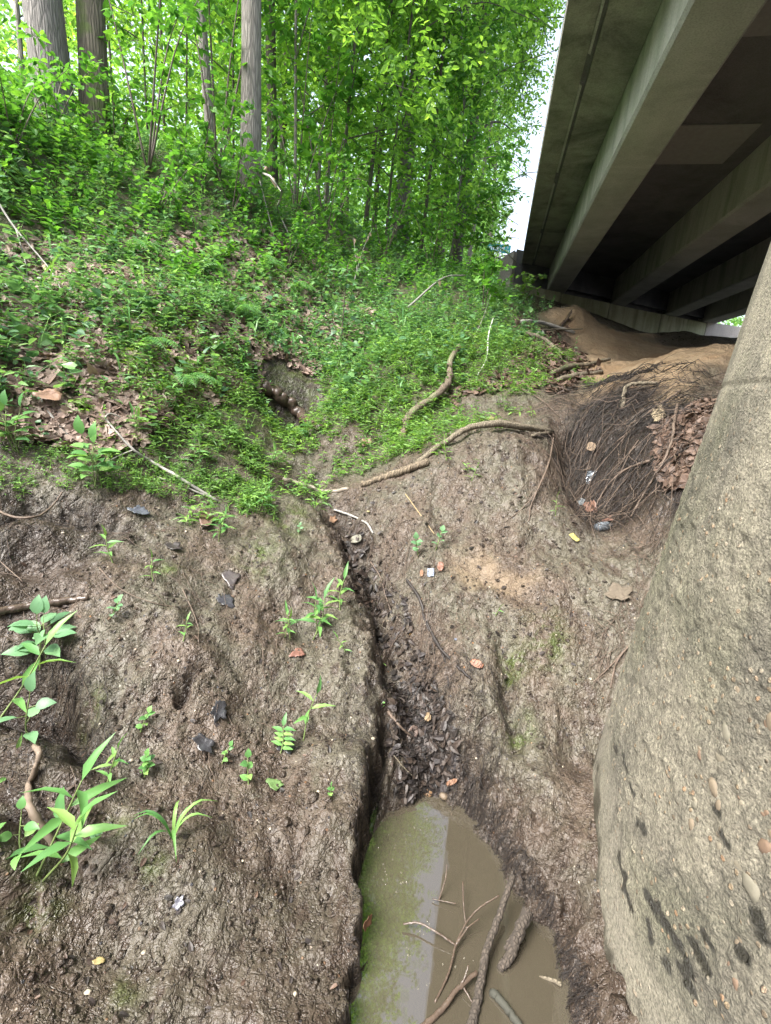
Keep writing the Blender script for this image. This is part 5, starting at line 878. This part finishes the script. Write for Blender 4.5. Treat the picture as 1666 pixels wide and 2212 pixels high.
for a in [('ochre pebble in the gully above the forking root',888,1371,.011,(.42,.25,.08)),('orange-brown stone at the water line of the pool head',925,1715,.028,(.2,.12,.06)),('tan stone just under the pool head',960,1722,.022,(.15,.11,.07)),('rounded brown stone in the root hollow top',1368,838,.03,(.26,.18,.12)),
          ('smaller tan stone right of the brown one in the hollow top',1412,828,.022,(.3,.22,.15)),('blue-grey pebble on the mud under the tan clay patch',985,1382,.010,(.16,.18,.24)),('grey pebble near the top of the mud slope',757,1132,.013,(.2,.18,.15)),('pale upright stone on the dirt face below the wing wall',1045,690,.06,(.42,.42,.38)),
          ('light angular stone in the debris under the abutment',1165,722,.09,(.5,.48,.42)),('yellowish pebble on the mud slope',796,1106,.012,(.3,.27,.13))]: stone(*a)
# clear plastic scrap
m, nt, b, o = mat('clear_plastic'); b.inputs['Base Color'].default_value = (.4, .45, .5, 1); b.inputs['Roughness'].default_value = .12; b.inputs['Transmission Weight'].default_value = .65; b.inputs['Alpha'].default_value = .85; M['plastic'] = m
m, nt, b, o = mat('white_foil'); b.inputs['Base Color'].default_value = (.3, .34, .42, 1); b.inputs['Roughness'].default_value = .3; M['foil'] = m
def scrap(label, px, py, s, m, seed, tilt=.8, name='plastic_scrap'):
    p = at(px, py); r_ = np.random.default_rng(seed); g = 9; u, v = np.meshgrid(np.linspace(-.5, .5, g), np.linspace(-.5, .5, g)); hgt = .16*np.round(np.sin(u*9)+r_.normal(size=u.shape)*.4)*.5; e1 = np.array([1, .1, .1]); e2 = nrm(np.array([0, 1-tilt, 1.]))
    W_ = p+np.array([0, 0, s*.45])+(u[..., None]*e1*s*.9+v[..., None]*e2*s*1.1+hgt[..., None]*np.cross(e1, e2)*s).reshape(-1, 3); ii = np.arange(g*g).reshape(g, g); mb = MB(); mb.add(W_, np.stack([ii[:-1, :-1], ii[:-1, 1:], ii[1:, 1:], ii[1:, :-1]], -1).reshape(-1, 4))
    o = mb.build(name, m, None, False, loc=p); md = o.modifiers.new('thickness', 'SOLIDIFY'); md.thickness = .001; return tag(o, label, 'litter')
scrap('clear crumpled plastic wrapper caught in the root hollow', 1275, 1042, .08, M['plastic'], 3); scrap('white crumpled foil scrap in the gully', 930, 1243, .042, M['foil'], 5, .2, 'foil_scrap')
p = at(1300, 1145, .025); mb = MB(); ax = nrm(np.array([.9, .5, .05])); zz_ = np.array([0, .005, .03, .085, .1, .108, .125]); rr_ = np.array([.001, .022, .025, .025, .018, .011, .011]); tube(mb, p-ax*.05+zz_[:, None]*ax, rr_, 18); tag(mb.build('bottle', M['plastic'], None, True, loc=p), 'small clear bottle lying below the root hollow', 'bottle')
# ------------------------------------------------------------------ street sign by the road
sy = 24.; d_ = ray(1081, 541); sp0 = d_*(sy/d_[1]); root = empty('street_sign', (sp0[0], sp0[1], gz(sp0[0], sp0[1]))); tag(root, 'green street name sign on a white post beside the road', 'street sign'); z0 = sp0[2]-root.location[2]
xx = nrm(np.array([1, .1, 0])); fr = lambda V: V[:, 0:1]*xx+V[:, 1:2]*np.cross([0, 0, 1.], xx)+V[:, 2:3]*np.array([0, 0, 1.])
mb = MB(); box(mb, (-.03, -.03, 0), (.03, .03, z0-.10), fr=fr); box(mb, (-.045, -.02, z0-.102), (.045, .02, z0-.06), fr=fr); mb.build('post', plain('white_post', (.75, .76, .78), .5, var=.05), root, False)
mb = MB(); box(mb, (-.62, -.012, z0-.095), (.45, .012, z0+.235), fr=fr); mb.build('sign_blade', plain('sign_green', (.0, .23, .24), .4, var=.06), root, False)
def word(txt, x, z, size, name='lettering'):
    cu = bpy.data.curves.new(name, 'FONT'); cu.body = txt; cu.size = size; cu.align_x = 'LEFT'; cu.extrude = .003; ob = bpy.data.objects.new(name, cu); COL.objects.link(ob); ob.parent = root
    v = fr(np.array([[x, -.018, z]]))[0]; ob.location = tuple(v); ob.rotation_euler = (math.pi/2, 0, math.atan2(xx[1], xx[0])); cu.materials.append(M['letter'])
M['letter'] = plain('white_letter', (.85, .87, .88), .4, var=.02); word('mond', -.52, z0-.01, .30); word('D', .28, z0+.11, .10); word('Rd', .26, z0-.03, .12)
for o in [o for o in root.children if o.type == 'FONT']:
    bpy.context.view_layer.update(); me = bpy.data.meshes.new_from_object(o); q = bpy.data.objects.new('lettering', me); COL.objects.link(q); q.parent = root; q.location = o.location; q.rotation_euler = o.rotation_euler; bpy.data.objects.remove(o)
